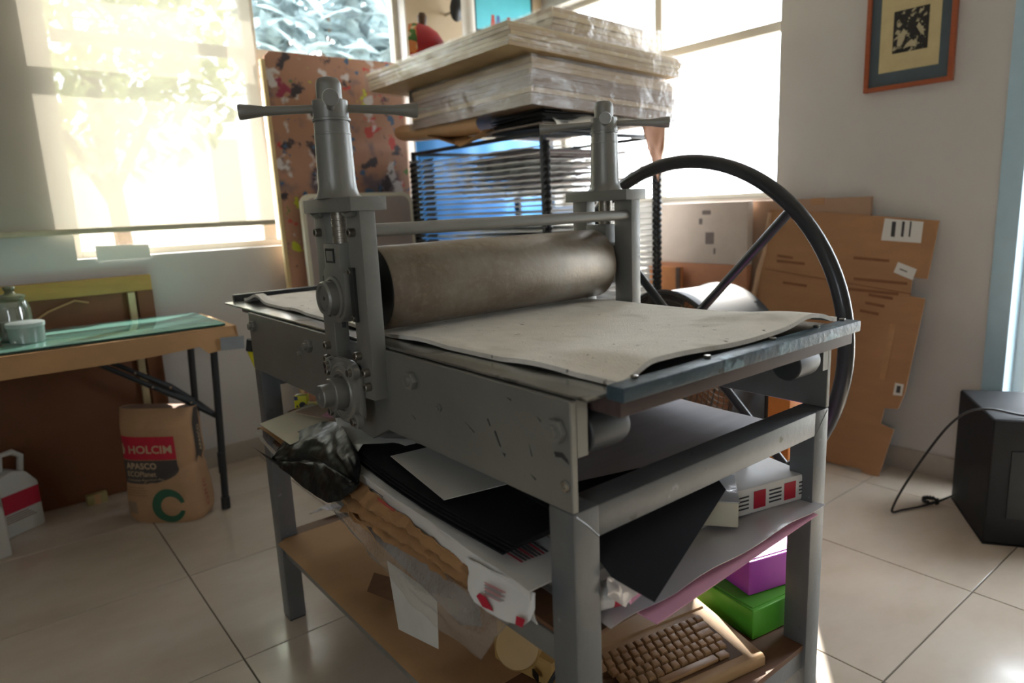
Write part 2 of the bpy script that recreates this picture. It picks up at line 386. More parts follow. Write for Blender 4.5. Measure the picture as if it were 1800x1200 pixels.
tag(gw, 'beige garden wall standing beyond the trees outside', 'wall')

# ================================================================== the etching press
M_grey = stained('grey_machine_paint', '868682', [('55554F', 7, .72, .08), ('3A3936', 48, .745, .02)], rough=.40, metal=.45, var=.07, scale=7, bump=.05, bscale=90)
M_frame = stained('silver_frame_paint', '74777A', [('55544F', 16, .68, .05), ('8B9297', 30, .68, .06)], rough=.38, metal=.45, var=.08, scale=9, bump=.07, bscale=70)
M_steel = stained('worn_steel', '8B857B', [('5A5148', 12, .62, .08)], rough=.34, metal=.85, var=.12, scale=20, bump=.04, bscale=120)
M_ink = mat('dark_print', '3B3A3C', .7, var=.1)
M_screw = mat('screw_steel', 'A5A29A', .25, .9, var=.1)
M_dark = mat('black_oxide_steel', '3A3C3C', .4, .6, var=.15)
def roller_material():
    s = N('rusty_roller_steel'); v = s.coord('Object', (1, 1, 1)); v2 = s.coord('Object', (26, 1.2, 1.2))
    c = s.ramp(s.noise(v, 7, 6, .65), [(.28, srgb('7A6857')), (.5, srgb('8F8578')), (.72, srgb('A09A91'))])
    c = s.mix(s.ramp(s.noise(v, 60, 3), [(.5, (0, 0, 0)), (.7, (.45,) * 3)]), c, srgb('A69C8E'))
    c = s.mix(s.ramp(s.noise(v2, 2.0, 3), [(.45, (0, 0, 0)), (.75, (.16,) * 3)]), c, srgb('6A5848'))
    s.link(c, s.p.inputs['Base Color']); s.p.inputs['Metallic'].default_value = .55
    s.link(s.ramp(s.noise(v, 14), [(.3, (.40,) * 3), (.7, (.58,) * 3)]), s.p.inputs['Roughness'])
    s.bump(s.noise(v, 150), .06); return s.m
M_roll = roller_material()
PX = thing('etching_press', 'grey steel hand-cranked etching press with a large black flywheel', 'printing press', (0, 0, 0))
XN, XF = .165, .875                     # outer faces of the near and far side
YL, YR = -.462, -1.79                   # left and right end
ZF, ZP = .787, .95                      # top of the leg frame, top of the side plates
def part(name, mb, m, parent=PX, **kw): return mb.build(name, m, parent, **kw)
# leg frame ----------------------------------------------------------
for x0 in (XN, XF - .052):
    for y0 in (YR, YL - .052):
        l = part('leg', MB().box(x0, x0 + .052, y0, y0 + .052, .004, ZF), M_frame, bevel=.004)
        part('foot', MB().box(x0 + .002, x0 + .05, y0 + .002, y0 + .05, 0, .0045), M_dark, l)
for y0 in (YR, YL - .052): part('end_rail', MB().box(XN + .05, XF - .05, y0, y0 + .052, ZF - .05, ZF), M_frame, bevel=.004)
for z0 in (.525, .215):
    for x0 in (XN + .008, XF - .044): part('shelf_rail', MB().box(x0, x0 + .036, YR + .05, YL - .05, z0, z0 + .044), M_grey, bevel=.003)
    for y0 in ((YL - .044,) if z0 > .4 else (YR + .008, YL - .044)): part('shelf_rail', MB().box(XN + .05, XF - .05, y0, y0 + .036, z0, z0 + .044), M_frame, bevel=.003)
for xa, xb in ((XN + .006, XN + .050), (XF - .006, XF - .050)):
    part('weld_bead', MB().tube([(xa, YR + .002, ZF - .005), ((xa + xb) / 2, YR + .0018, ZF - .026), (xb, YR + .002, ZF - .049)], .0026, 6), M_frame)
M_ply = mat('brown_shelf_board', '6B4A32', .6, var=.15, scale=5, stretch=(1, 6, 1))
part('middle_shelf', MB().box(XN + .012, XF - .012, YR + .01, YL - .01, .569, .577), M_ply, bevel=.001)
part('bottom_shelf', MB().box(XN + .006, XF - .006, YR + .006, YL - .006, .259, .272), M_ply, bevel=.001)
# side plates ---------------------------------------------------------
prof = [(YR, ZF), (YR, ZP), (YL, ZP), (YL, ZF), (-1.03, ZF), (-1.06, .762), (-1.19, .752), (-1.262, ZF)]
plates = {}
for s_, x0, x1 in ((1, XN, XN + .012), (-1, XF - .012, XF)):
    plates[s_] = part('side_plate', MB().prism(prof, 'x', x0, x1), M_grey, bevel=.0015, seg=1)
    part('plate_lip', MB().box(min(x1, x0 + .013) if s_ > 0 else x0 - .02, (x1 + .02) if s_ > 0 else x0, YR, YR + .006, ZF + .08, ZP), M_grey, plates[s_])
def hexbolt(x, y, z, r, parent, sgn=-1, h=.018, m=M_grey):
    mb = MB(); mb.cyl((x, y, z), (x + sgn * h * .62, y, z), r, n=6); o = part('hex_nut', mb, m, parent, bevel=.0012)
    MB().cyl((x, y, z), (x + sgn * h, y, z), r * .55, n=14).build('bolt_end', m, parent if parent is PX else parent, bevel=.001)
def allen(x, y, z, r, parent, sgn=-1, h=.013, m=M_steel):
    mb = MB(); mb.lathe([(r, 0), (r, h * .9), (r * .88, h), (r * .55, h), (r * .5, h * .45), (.0005, h * .45)], (x, y, z), (sgn, 0, 0), n=14)
    return part('socket_screw', mb, m, parent)
for y, z, r in ((-1.373, .908, .0175), (-1.765, .905, .0185), (-.899, .910, .0165), (-.505, .915, .0165)): hexbolt(XN, y, z, r, plates[1])
for y, z in ((-1.461, .875), (-.831, .882)): hexbolt(XN, y, z, .0075, plates[1], h=.009)
MB().lathe([(.009, 0), (.009, .002), (.0075, .003), (.0045, .003), (.004, .001), (.0005, .001)], (XN, -1.777, .826), (-1, 0, 0), n=16).build('flush_screw', M_screw, plates[1])
for pts in ([(-1.598, .884), (-1.604, .874), (-1.607, .874), (-1.601, .886)], [(-1.615, .868), (-1.628, .846), (-1.632, .846), (-1.619, .870)], [(-1.634, .838), (-1.640, .832), (-1.642, .838)], [(-1.755, .871), (-1.772, .874), (-1.783, .866), (-1.785, .860), (-1.77, .866), (-1.758, .864)], [(-1.70, .868), (-1.705, .850), (-1.707, .851)], [(-1.535, .866), (-1.560, .852), (-1.561, .854)], [(-1.72, .915), (-1.728, .908), (-1.73, .91)], [(-1.70, .822), (-1.712, .815), (-1.713, .818)], [(-1.65, .93), (-1.662, .926), (-1.662, .929)], [(-1.36, .84), (-1.372, .833), (-1.373, .835)]):
    poly('paint_chip', [(XN - .0004, y, z) for y, z in pts], M_ink, th=.0003, parent=plates[1])
for y, z, r in ((-1.373, .908, .0175), (-.899, .910, .0165)): hexbolt(XF, y, z, r, plates[-1], sgn=1)
# uprights with bearings and pressure screws ---------------------------
YC = -1.165
def upright(sgn, xo, xc):
    """sgn -1: outward is -x (near side); xo outer face, xc centre of the screw"""
    S = lambda d: xo - sgn * d          # depth inward from the outer face
    root = MB()
    o = S(0); i = S(.032); a, b = min(o, i), max(o, i)
    root.prism([(YC + .102, .845), (YC + .102, 1.222), (YC + .05, 1.222), (YC + .05, .93), (YC + .02, .905), (YC - .02, .905), (YC - .05, .93), (YC - .05, 1.222), (YC - .108, 1.222), (YC - .108, .855)], 'x', a, b)
    up = part('upright', root, M_grey, bevel=.002)
    # cap plate
    a, b = min(S(-.018), S(.055)), max(S(-.018), S(.055))
    part('cap_plate', MB().box(a, b, YC - .112, YC + .105, 1.215, 1.241), M_grey, bevel=.0015)
    for yy in (YC - .075, YC + .075):   # weld fillets under the cap
        MB().tube([(S(-.004), yy - .022, 1.213), (S(-.007), yy, 1.209), (S(-.004), yy + .022, 1.213)], .006, 6).build('weld_bead', M_grey, up)
    # bearing block with its round nose
    a, b = min(S(-.014), S(.05)), max(S(-.014), S(.05))
    arc = [(YC + .047 * math.cos(t), 1.05 + .052 * math.sin(t)) for t in [PI + PI * k / 12 for k in range(13)]]
    blk = part('bearing_block', MB().prism([(YC - .047, 1.10)] + [(YC - .035, 1.108), (YC - .035, 1.155), (YC + .035, 1.155), (YC + .035, 1.108), (YC + .047, 1.10)] + arc[::-1], 'x', a, b), M_grey, bevel=.003)
    fx = S(-.0145)
    MB().box(min(fx, fx + sgn * .002), max(fx, fx + sgn * .002), YC - .015, YC + .022, 1.118, 1.146).build('locking_window', M_dark, blk)
    MB().box(min(fx, fx + sgn * .004), max(fx, fx + sgn * .004), YC - .012, YC + .014, 1.122, 1.141).build('locking_key', M_grey, blk, bevel=.001)
    MB().lathe([(.042, 0), (.042, .004), (.036, .006), (.034, .001), (.034, .022), (.031, .026), (.025, .026), (.0245, .021), (.018, .021), (.018, .0225), (.0005, .0225)], (fx, YC, 1.05), (sgn, 0, 0), n=36).build('bearing_ring', M_grey, blk)
    MB().lathe([(.004, 0), (.004, .0225 + .001), (.0005, .0225 + .001)], (fx, YC, 1.05), (sgn, 0, 0), n=10).build('centre_pin', M_dark, blk)
    MB().cyl((fx, YC - .03, 1.004), (fx, YC - .03, .993), .004, n=8).build('grease_nipple', M_dark, blk)
    # guide bars beside the block
    for yy, ln in ((YC - .062, 1.0), (YC + .062, .8)):
        g = part('guide_bar', MB().box(min(S(-.006), S(.002)), max(S(-.006), S(.002)), yy - .009, yy + .009, 1.005, 1.005 + .105 * ln), M_dark, up, bevel=.001)
    for yy in (YC - .062,):
        for zz in (1.013, 1.102): allen(S(-.006), yy, zz, .0055, up, sgn, .005, M_screw)
    for yy in (YC - .079, YC + .075): allen(S(0), yy, 1.176, .0085, up, sgn)
    for yy, zz in ((YC + .082, .941), (YC + .088, .912), (YC + .088, .884), (YC - .06, .938), (YC - .09, .909), (YC - .092, .881)): allen(S(0), yy, zz, .0085, up, sgn)
    # pressure screw in the slot
    sc = part('pressure_screw', MB().cyl((xc, YC, 1.15), (xc, YC, 1.216), .0178, n=28), M_steel)
    for k in range(5): MB().lathe([(.0178, 0), (.0184, .0006), (.0184, .0070), (.0178, .0076)], (xc, YC, 1.157 + k * .0115), (0, 0, 1), n=28).build('thread_band', M_steel, sc)
    part('screw_housing', MB().lathe([(.047, 0), (.041, .006), (.0375, .018), (.036, .03), (.0345, .118), (.0352, .1185), (.0352, .121), (.034, .1215), (.0335, .140), (.0315, .1405), (.0315, .1435), (.036, .1435), (.036, .148), (.0325, .148)], (xc, YC, 1.241), (0, 0, 1), n=40), M_grey)
    hub = part('handle_hub', MB().lathe([(.0325, 0), (.0335, .001), (.0335, .0325), (.0325, .0335), (.0240, .0335), (.0240, .060), (.0225, .068), (.018, .0735), (.010, .0755), (.0005, .076)], (xc, YC, 1.389), (0, 0, 1), n=36), M_grey)
    a0 = math.radians(-24 if sgn < 0 else -45)
    for k in range(4):
        a = a0 + k * PI / 2; d = Vector((math.cos(a), math.sin(a), -.035)); c = Vector((xc, YC, 1.409)); L = .165
        part('handle_bar', MB().tube([c + d * .018, c + d * .06, c + d * (L - .045), c + d * (L - .02), c + d * (L - .004), c + d * L], [.0078, .0078, .0092, .0125, .0145, .0135], 16), M_grey, hub)
    # lower flange bearing
    fl_ = [(YC + rr * math.cos(t), .856 + rr * math.sin(t)) for t, rr in [(2 * PI * k / 48, .074 + .006 * math.cos(4 * (2 * PI * k / 48) + PI)) for k in range(48)]]
    a, b = min(S(0), S(-.010)), max(S(0), S(-.010))
    flg = part('flange_bearing', MB().prism(fl_, 'x', a, b), M_grey, bevel=.003)
    MB().lathe([(.062, 0), (.060, .008), (.054, .010), (.052, .007), (.047, .008), (.045, .011), (.039, .011), (.037, .006), (.0005, .006)], (S(-.010), YC, .856), (sgn, 0, 0), n=40).build('bearing_insert', M_grey, flg)
    MB().lathe([(.033, 0), (.033, .026), (.031, .028), (.0235, .028), (.0235, .048), (.022, .05), (.008, .05), (.007, .047), (.0005, .047)], (S(-.016), YC, .856), (sgn, 0, 0), n=36).build('shaft_collar', M_grey, flg)
    for dy in (-.0525, .0525):
        for dz in (-.05, .05):
            MB().lathe([(.017, 0), (.015, .012), (.012, .013), (.0005, .013)], (S(-.008), YC + dy, .856 + dz), (sgn, 0, 0), n=20).build('bolt_boss', M_grey, flg)
            allen(S(-.021), YC + dy, .856 + dz, .0085, flg, sgn, .007, M_screw)
upright(-1, .136, .148)
upright(1, .904, .892)
# rollers, tie bar, flywheel -------------------------------------------
rl = part('upper_roller', MB().lathe([(.0845, 0), (.0865, .003), (.0865, .629), (.0845, .632)], (.208, YC, 1.0575), (1, 0, 0), n=64), M_roll)
for x0 in (.185, .838): MB().cyl((x0, YC, 1.0575), (x0 + .025, YC, 1.0575), .03, n=24).build('journal', M_steel, rl)
MB().lathe([(.083, 0), (.083, .002), (.03, .004), (.0005, .004)], (.208, YC, 1.0575), (-1, 0, 0), n=48).build('roller_end', M_dark, rl)
lr = part('lower_roller', MB().cyl((.20, YC, .856), (.84, YC, .856), .073, n=48), M_steel)
tb = part('tie_bar', MB().cyl((.15, -1.255, 1.178), (.895, -1.255, 1.178), .0125, n=24), M_grey)
fw = part('flywheel', MB().tube([(1.2, -1.175 + .49 * math.cos(t), .825 + .49 * math.sin(t)) for t in [2 * PI * k / 96 for k in range(96)]], .0195, 14, closed=True), mat('black_gloss_paint', '23262A', .32, .1, var=.2, scale=8, coat=.2))
for k in range(4):
    a = math.radians(44 + 90 * k)
    MB().cyl((1.2, -1.175 + .03 * math.cos(a), .825 + .03 * math.sin(a)), (1.2, -1.175 + .478 * math.cos(a), .825 + .478 * math.sin(a)), .0125, n=14).build('spoke', MATS['black_gloss_paint'], fw)
MB().lathe([(.045, -.03), (.045, .03), (.03, .035), (.0005, .035)], (1.2, -1.175, .825), (1, 0, 0), n=28).build('hub', MATS['black_gloss_paint'], fw)
MB().cyl((.93, -1.175, .825), (1.2, -1.175, .825), .02, n=20).build('crank_shaft', M_steel, fw)
# travelling bed --------------------------------------------------------
M_bedplate = stained('scuffed_bed_metal', '9D9D98', [('5E5B52', 14, .6, .06), ('C9C7BC', 45, .7, .03)], rough=.22, metal=.75, var=.1, scale=6, bump=.03)
bed = part('bed_plate', MB().box(.172, .868, -1.815, -.22, .952, .9575), M_bedplate, bevel=.001, seg=1)
part('bed_board', MB().box(.215, .862, -1.835, -.24, .925, .9515), mat('dark_bed_wood', '4A3B38', .6, var=.2, scale=6, stretch=(2, 14, 2)), bevel=.002)
M_bbar = stained('chipped_blue_paint', '3C4F5A', [('63808E', 18, .58, .05), ('2F383B', 30, .64, .03), ('3A5668', 9, .6, .05)], rough=.45, metal=.2, var=.15, scale=14, bump=.25, bscale=50, stretch=(1, 2, 1))
part('end_bar', MB().box(.205, .862, -1.85, -1.818, .9505, .9715), M_bbar, bevel=.003)
part('end_bar', MB().box(.205, .862, -.215, -.19, .952, .977), M_dark, bevel=.003)
for x in (.255, .42, .60, .745, .84): MB().box(x - .004, x + .004, -1.829, -1.820, .9715, .976).build('bar_pin', M_screw, bed, bevel=.001)
for x0, x1 in ((.205, .285), (.755, .835)):
    rr = part('bed_support_roller', MB().lathe([(.029, 0), (.031, .002), (.031, x1 - x0 - .012), (.027, x1 - x0), (.0005, x1 - x0)], (x0, -1.762, .890), (1, 0, 0), n=32), mat('grey_nylon_roller', '434546', .45, .2, var=.12))
    MB().cyl((x0 - .03 if x0 < .5 else x1, -1.762, .890), (x0 if x0 < .5 else x1 + .03, -1.762, .890), .012, n=16).build('axle', M_dark, rr)

# felt blanket lying on the bed ------------------------------------------
M_felt = stained('stained_wool_felt', 'ECE7DD', [('CFC8BA', 5, .58, .15), ('77736C', 55, .70, .03), ('3E7E9C', 15, .745, .012), ('8D867A', 24, .71, .03)], rough=.95, var=.05, scale=18, bump=.35, bscale=220, stretch=(1.6, 1, 1))
def sm(t): t = max(0, min(1, t)); return t * t * (3 - 2 * t)
def felt(u, v):
    x = .222 + (.825 - .222) * u; y = -.255 + (-1.812 + .255) * v
    e = sm((v - .80) / .18)                               # lifted, wavy right end
    z = .9595 + e * (.019 * sm((u - .01) / .13) - .006 * math.exp(-((u - .45) / .16) ** 2) + .010 * math.exp(-((u - .80) / .09) ** 2) - .012 * sm((u - .88) / .12))
    z += .0015 * wav((x * 6, y * 5, 0), 1.5, 2) ** 2
    if u < .06: z += .004 * max(0, math.sin(v * 30))
    z += (.016 * max(0, math.exp(-((v - .065) / .03) ** 2)) if u < .05 else 0)   # small curl at the left end
    x += .006 * math.sin(v * 9) * (1 - u) + .012 * (1 - u) * e + .03 * u * e; y += .008 * math.sin(u * 7) * e
    if .52 < v < .62: z = .9585
    return (x, y, z)
fo = MB().grid(felt, 56, 80).build('felt_blanket', M_felt, solid=.008)
tag(fo, 'cream wool felt blanket with paint stains lying on the press bed', 'felt')

# ================================================================== on the middle shelf of the press
M_blackcard = mat('black_card', '1B1B1E', .85, var=.1, scale=10, spec=.2)
M_cream = mat('cream_card', 'CFC9B4', .75, var=.04)
M_white = mat('white_sheet', 'C9C9C4', .75, var=.04)
M_kraft = mat('kraft_paper', '9F7951', .75, var=.12, scale=9, bump=.25, bscale=30)
M_kraft2 = mat('kraft_paper_pale', 'B48D63', .75, var=.1, scale=6, bump=.15, bscale=18)
M_pink = mat('pink_paper', 'DB9DB4', .8, var=.05)
M_tan = mat('tan_card', 'A8937E', .75, var=.06)
M_red = mat('red_print', 'B01632', .6, var=.08)
ZS = .578
ORD = ['first', 'second', 'third', 'fourth', 'fifth', 'sixth', 'seventh', 'eighth', 'ninth', 'tenth', 'eleventh', 'twelfth', 'thirteenth', 'fourteenth', 'fifteenth', 'sixteenth', 'seventeenth', 'eighteenth', 'nineteenth', 'twentieth', 'twenty-first', 'twenty-second', 'twenty-third', 'twenty-fourth', 'twenty-fifth', 'twenty-sixth', 'twenty-seventh']
# lower filling of the pile
tag(MB().box(.24, .80, -1.70, -.54, ZS, .612).build('paper_pad', M_white, bevel=.003), 'thick pad of white paper at the bottom of the pile on the middle shelf', 'paper pad')
tag(sheet('large_sheet', [(.32, -.60, .742), (.86, -.60, .745), (.86, -1.72, .732), (.33, -1.70, .730)], mat('lilac_grey_sheet', 'CFCACE', .7, var=.08, scale=5, stretch=(1, 5, 1)), th=.002, n=(10, 14), wob=.006, wsc=5, seed=4),
    'large pale grey sheet on top of the pile, under the press bed', 'sheet')
tag(MB().box(.25, .80, -1.66, -.58, .6125, .684).build('wrapped_paper_bale', mat('bale_wrap', '8E8577', .8, var=.15, scale=6), bevel=.008), 'squared bale of stacked paper filling the middle shelf', 'paper stack')
# wrapped ream whose torn white wrapper carries red and black print
M_wrap = mat('white_wrapper', 'D5D4D2', .5, var=.05, scale=6, bump=.2, bscale=14)
rm = thing('paper_ream', 'paper ream in torn white wrapper with red print at the front of the middle shelf', 'paper ream', (0, 0, 0))
def ream_top(u, v):
    y = -1.13 + (-1.738 + 1.13) * v; x = .122 + .124 * u
    return (x, y, .694 - .030 * v + .003 * wav((x, y, 0), 22, 2))
MB().grid(lambda u, v: (ream_top(u, v)[0] + (.0 if v < .93 else .0), ream_top(u, v)[1], ream_top(u, v)[2]), 8, 40).build('wrapper_top', M_wrap, rm, solid=.002)
MB().grid(lambda u, v: (.122 + .005 * wav((v * 5, u * 2, 1), 1.5) + .012 * u, -1.13 - .608 * v, (.694 - .030 * v) * (1 - u) + u * (.668 - .062 * v)), 6, 40).build('wrapper_side', M_wrap, rm, solid=.002)
poly('torn_flap', [(.117, -1.585, .660), (.112, -1.60, .640), (.104, -1.606, .618), (.098, -1.628, .609), (.100, -1.668, .608), (.104, -1.705, .609), (.110, -1.735, .614), (.118, -1.744, .624), (.126, -1.746, .640), (.130, -1.742, .660), (.119, -1.68, .668)], M_wrap, th=.0012, cuts=3, wob=.004, wsc=26, seed=5, parent=rm, smooth=True)
for k, (c0, c1, z, w) in enumerate([((.1435, -1.135), (.1435, -1.142), .68, .022)]):
    sheet('red_corner', [(.1150, -1.131, .694), (.1150, -1.143, .6935), (.1150, -1.143, .678), (.1150, -1.131, .678)], M_red, th=.0004, n=(1, 1), parent=rm)
for y0, y1, dz, m_ in ((-1.16, -1.205, .004, M_ink), (-1.165, -1.205, .0075, M_ink), (-1.175, -1.21, .012, M_red), (-1.18, -1.21, .0155, M_red), (-1.27, -1.315, .006, M_ink), (-1.29, -1.36, .016, M_red), (-1.292, -1.355, .020, M_red)):
    za = .694 + .030 * (y0 + 1.13) / .645 - dz; zb = .694 + .030 * (y1 + 1.13) / .645 - dz
    sheet('print_line', [(.1145, y0, za), (.1145, y1, zb), (.1145, y1, zb - .002), (.1145, y0, za - .002)], m_, th=.0004, n=(1, 1), parent=rm)
def flap_pt(s_, t):        # s_ along the flap 0..1, t from its upper to its lower edge
    a = lerp((.115, -1.60, .652), (.122, -1.755, .660), s_); b = lerp((.099, -1.625, .611), (.109, -1.745, .615), s_)
    p = lerp(a, b, t); return (p[0] - .006, p[1] - .001, p[2] + .003)
for k in range(9):
    t0 = .22 + .045 * k; s1 = .62 - .03 * (k % 3)
    sheet('print_line', [flap_pt(.28 + .02 * (k % 2), t0), flap_pt(s1, t0 - .02), flap_pt(s1, t0), flap_pt(.28 + .02 * (k % 2), t0 + .02)], M_red if k % 4 < 2 else M_ink, th=.0003, n=(1, 1), parent=rm)
poly('red_logo_block', [flap_pt(.14, .78), flap_pt(.20, .64), flap_pt(.31, .66), flap_pt(.47, .96), flap_pt(.26, 1.0)], M_red, th=.0004, parent=rm)
poly('red_logo_block', [flap_pt(.84, .72), flap_pt(.98, .70), flap_pt(.98, .97), flap_pt(.86, .99)], M_red, th=.0004, parent=rm)
for k in range(8):          # print on the upper wrapper face
    u0 = .30 + .06 * k
    p = [ream_top(u0, .80 + .01 * (k % 2)), ream_top(u0, .90), ream_top(u0 + .025, .90), ream_top(u0 + .025, .80)]
    sheet('print_line', [(a[0], a[1], a[2] + .004) for a in p], M_red if k % 3 == 0 else M_ink, th=.0003, n=(1, 1), parent=rm)
# crumpled kraft paper squeezed out below the ream
def crum(u, v):
    y = -1.155 - .465 * v; top = .672 - .040 * v; bot = .604 - .010 * v
    z = top + (bot - top) * u
    fold = abs(math.sin(2.4 * PI * u + 1.3 * wav((v * 3, 0, 0), 1.2, 6))) ** .7
    bulge = .016 * fold * (1 - .45 * v) + .014 * math.sin(PI * u) * math.exp(-((v - .22) / .16) ** 2) + .007 * wav((u * 2.2, v * 9, 0), 2, 4) + .004 * wav((u * 5, v * 18, 0), 2, 8)
    return (.130 - max(bulge, -.002) - .022 * (1 - v) * u, y, z + .005 * wav((v * 9, u * 2, 0), 1.7, 2))
tag(MB().grid(crum, 14, 60).build('crumpled_kraft_paper', M_kraft, solid=.0025, angle=.35), 'crumpled brown kraft paper squeezed out under the white ream', 'kraft paper')
tag(poly('torn_kraft_scrap', [(.112, -1.17, .63), (.098, -1.21, .617), (.100, -1.26, .60), (.106, -1.29, .565), (.112, -1.25, .575), (.116, -1.20, .60)], M_kraft2, cuts=3, wob=.006, wsc=24, seed=3, smooth=True),
    'small torn kraft scrap curling down in front of the crumpled paper', 'paper')
# black card sheets, one by one
for k in range(8):
    z = .693 + k * .0033; j = .006 * math.sin(k * 2.1); e = .004 * k
    o = sheet('black_card_sheet', [(.158 - e * .3 + j, -1.045 - e, z + .004), (.60, -1.02, z + .006), (.62, -1.66 + j, z - .006), (.140 + j, -1.655 - e, z - .010)], M_blackcard, th=.0016, n=(8, 10),
              f=lambda u, v: (-.010 * math.sin(PI * v) * (1 - u), 0, -.006 * math.sin(PI * v) * (1 - u)))
    tag(o, 'black card sheet, ' + ORD[7 - k] + ' from the top of the stack under the side plate', 'card', 'stack of black card sheets')
tag(sheet('grey_white_sheet', [(.173, -1.245, .7265), (.141, -1.492, .7215), (.33, -1.54, .727), (.36, -1.285, .733)], M_white, th=.001, n=(6, 6)), 'loose off-white sheet lying on the black card stack', 'sheet')
# left end of the pile
tag(sheet('cream_sheet', [(.105, -.645, .675), (.105, -.86, .672), (.26, -.90, .712), (.245, -.66, .703)], M_cream, th=.002, n=(6, 6)), 'cream sheet at the left end of the pile, poking out beside the bag', 'sheet')
tag(poly('tan_card_piece', [(.185, -.70, .698), (.205, -.70, .702), (.265, -.735, .716), (.265, -.90, .722), (.205, -.93, .718)], M_tan, th=.003), 'tan card piece lying on the cream sheet', 'card')
tag(poly('pink_sheet', [(.195, -.85, .720), (.235, -.83, .726), (.30, -.90, .730), (.24, -1.00, .726)], M_pink, th=.001), 'small pink sheet peeking out below the flange bearing', 'sheet')
tag(MB().grid(lambda u, v: (.112 + .12 * u + .02 * (1 - math.sin(PI * v)), -.53 - .24 * v, .610 + .045 * math.sin(PI * (v * .8 + .1)) + .03 * u), 8, 12).build('rolled_kraft_sheet', M_kraft, solid=.002), 'bent brown kraft sheet under the cream sheet at the left leg', 'kraft paper')
tag(MB().grid(lambda u, v: (.32 - .10 * u, -.535 - .16 * v, .662 + .035 * v + .01 * math.sin(PI * v) - .004 * u), 6, 10).build('curled_brown_card', mat('brown_card', '6F5138', .7, var=.1), solid=.003), 'curled dark brown card edge behind the cream sheet', 'card')
tag(poly('white_torn_paper', [(.17, -.99, .752), (.160, -1.04, .728), (.148, -1.04, .716), (.150, -1.10, .722), (.142, -1.16, .722), (.150, -1.17, .738), (.185, -1.165, .742), (.26, -1.28, .745), (.30, -1.15, .75), (.23, -1.0, .755)], M_white, th=.001, cuts=3, wob=.004, wsc=18, seed=6, smooth=True), 'torn white paper sticking out below the flange bearing', 'paper')
tag(sheet('white_plastic_liner', [(.135, -.515, .615), (.118, -.78, .600), (.124, -.79, .574), (.14, -.525, .590)], film('milky_film', 'D8D4CC', .15, .3, .3), th=.001, n=(10, 3), wob=.006, wsc=30, seed=2), 'strip of white plastic liner under the black bag', 'plastic sheet')
# black plastic bag
M_bag = N('black_bag_plastic'); _v = M_bag.coord(); M_bag.p.inputs['Base Color'].default_value = (.006, .008, .0075, 1); M_bag.p.inputs['Roughness'].default_value = .34; M_bag.p.inputs['Specular IOR Level'].default_value = .35
M_bag.bump(M_bag.noise(_v, 17, 2, .5), .55, .015); M_bag = M_bag.m
def cspl(pts, t):
    n = len(pts) - 1; i = min(int(t * n), n - 1); f = t * n - i
    a, b, c, d = [Vector(pts[max(0, min(n, i + k))]) for k in (-1, 0, 1, 2)]
    return .5 * ((2 * b) + (c - a) * f + (2 * a - 5 * b + 4 * c - d) * f * f + (3 * b - a - 3 * c + d) * f ** 3)
def bag(u, v):
    up_ = cspl([(.080, -.799, .620), (.125, -.79, .660), (.165, -.845, .697), (.195, -.93, .722), (.165, -1.05, .738), (.125, -1.20, .715), (.105, -1.23, .684)], u)
    lo_ = cspl([(.080, -.799, .618), (.080, -.90, .615), (.078, -.985, .613), (.076, -1.08, .617), (.074, -1.16, .628), (.085, -1.21, .652), (.105, -1.23, .682)], u)
    p = up_.lerp(lo_, v); b = math.sin(PI * v) * .020 * math.sin(PI * u)
    cr = .004 * wav((u * 5, v * 3, 0), 1.6, 1) + .0025 * wav((u * 11, v * 8, 0), 1.4, 5) - .005 * math.exp(-((v - .72 + .25 * u) / .03) ** 2)
    return (p.x - b * .8 - cr, p.y, p.z + b * .6 + cr)
tag(MB().grid(bag, 44, 28).build('plastic_bag', M_bag, solid=.003), 'crinkled black plastic bag drooping over the shelf edge', 'bag')
# clear plastic and white sheet hanging below the shelf
M_poly = film('clear_polythene', 'B9B3AE', .74, .5, .14, .9, 22)
def hang(u, v):
    a = lerp((.118, -1.05, .598), (.118, -1.70, .604), u); b = lerp((.108, -1.13, .575), (.112, -1.62, .488), u)
    p = lerp(a, b, v ** .9); return (p[0] + .010 * wav((u * 5, v * 2, 0), 2, 4) - .012 * math.sin(PI * v), p[1], p[2] - .028 * math.sin(PI * u) * v)
tag(MB().grid(hang, 36, 14).build('polythene_sheet', M_poly), 'crinkled clear polythene sheet hanging below the middle shelf', 'plastic sheet')
tag(poly('grey_backing_card', [(.128, -1.07, .592), (.128, -1.60, .59), (.124, -1.61, .545), (.122, -1.55, .52), (.124, -1.40, .54), (.126, -1.20, .565)], mat('mauve_grey_card', '9C9490', .8, var=.05), th=.001), 'mauve grey card seen inside the hanging polythene', 'card')
tag(poly('white_hanging_sheet', [(.150, -1.235, .50), (.150, -1.262, .355), (.150, -1.42, .392), (.155, -1.42, .50)], M_white, th=.001), 'white sheet corner hanging down over the bottom shelf', 'sheet')
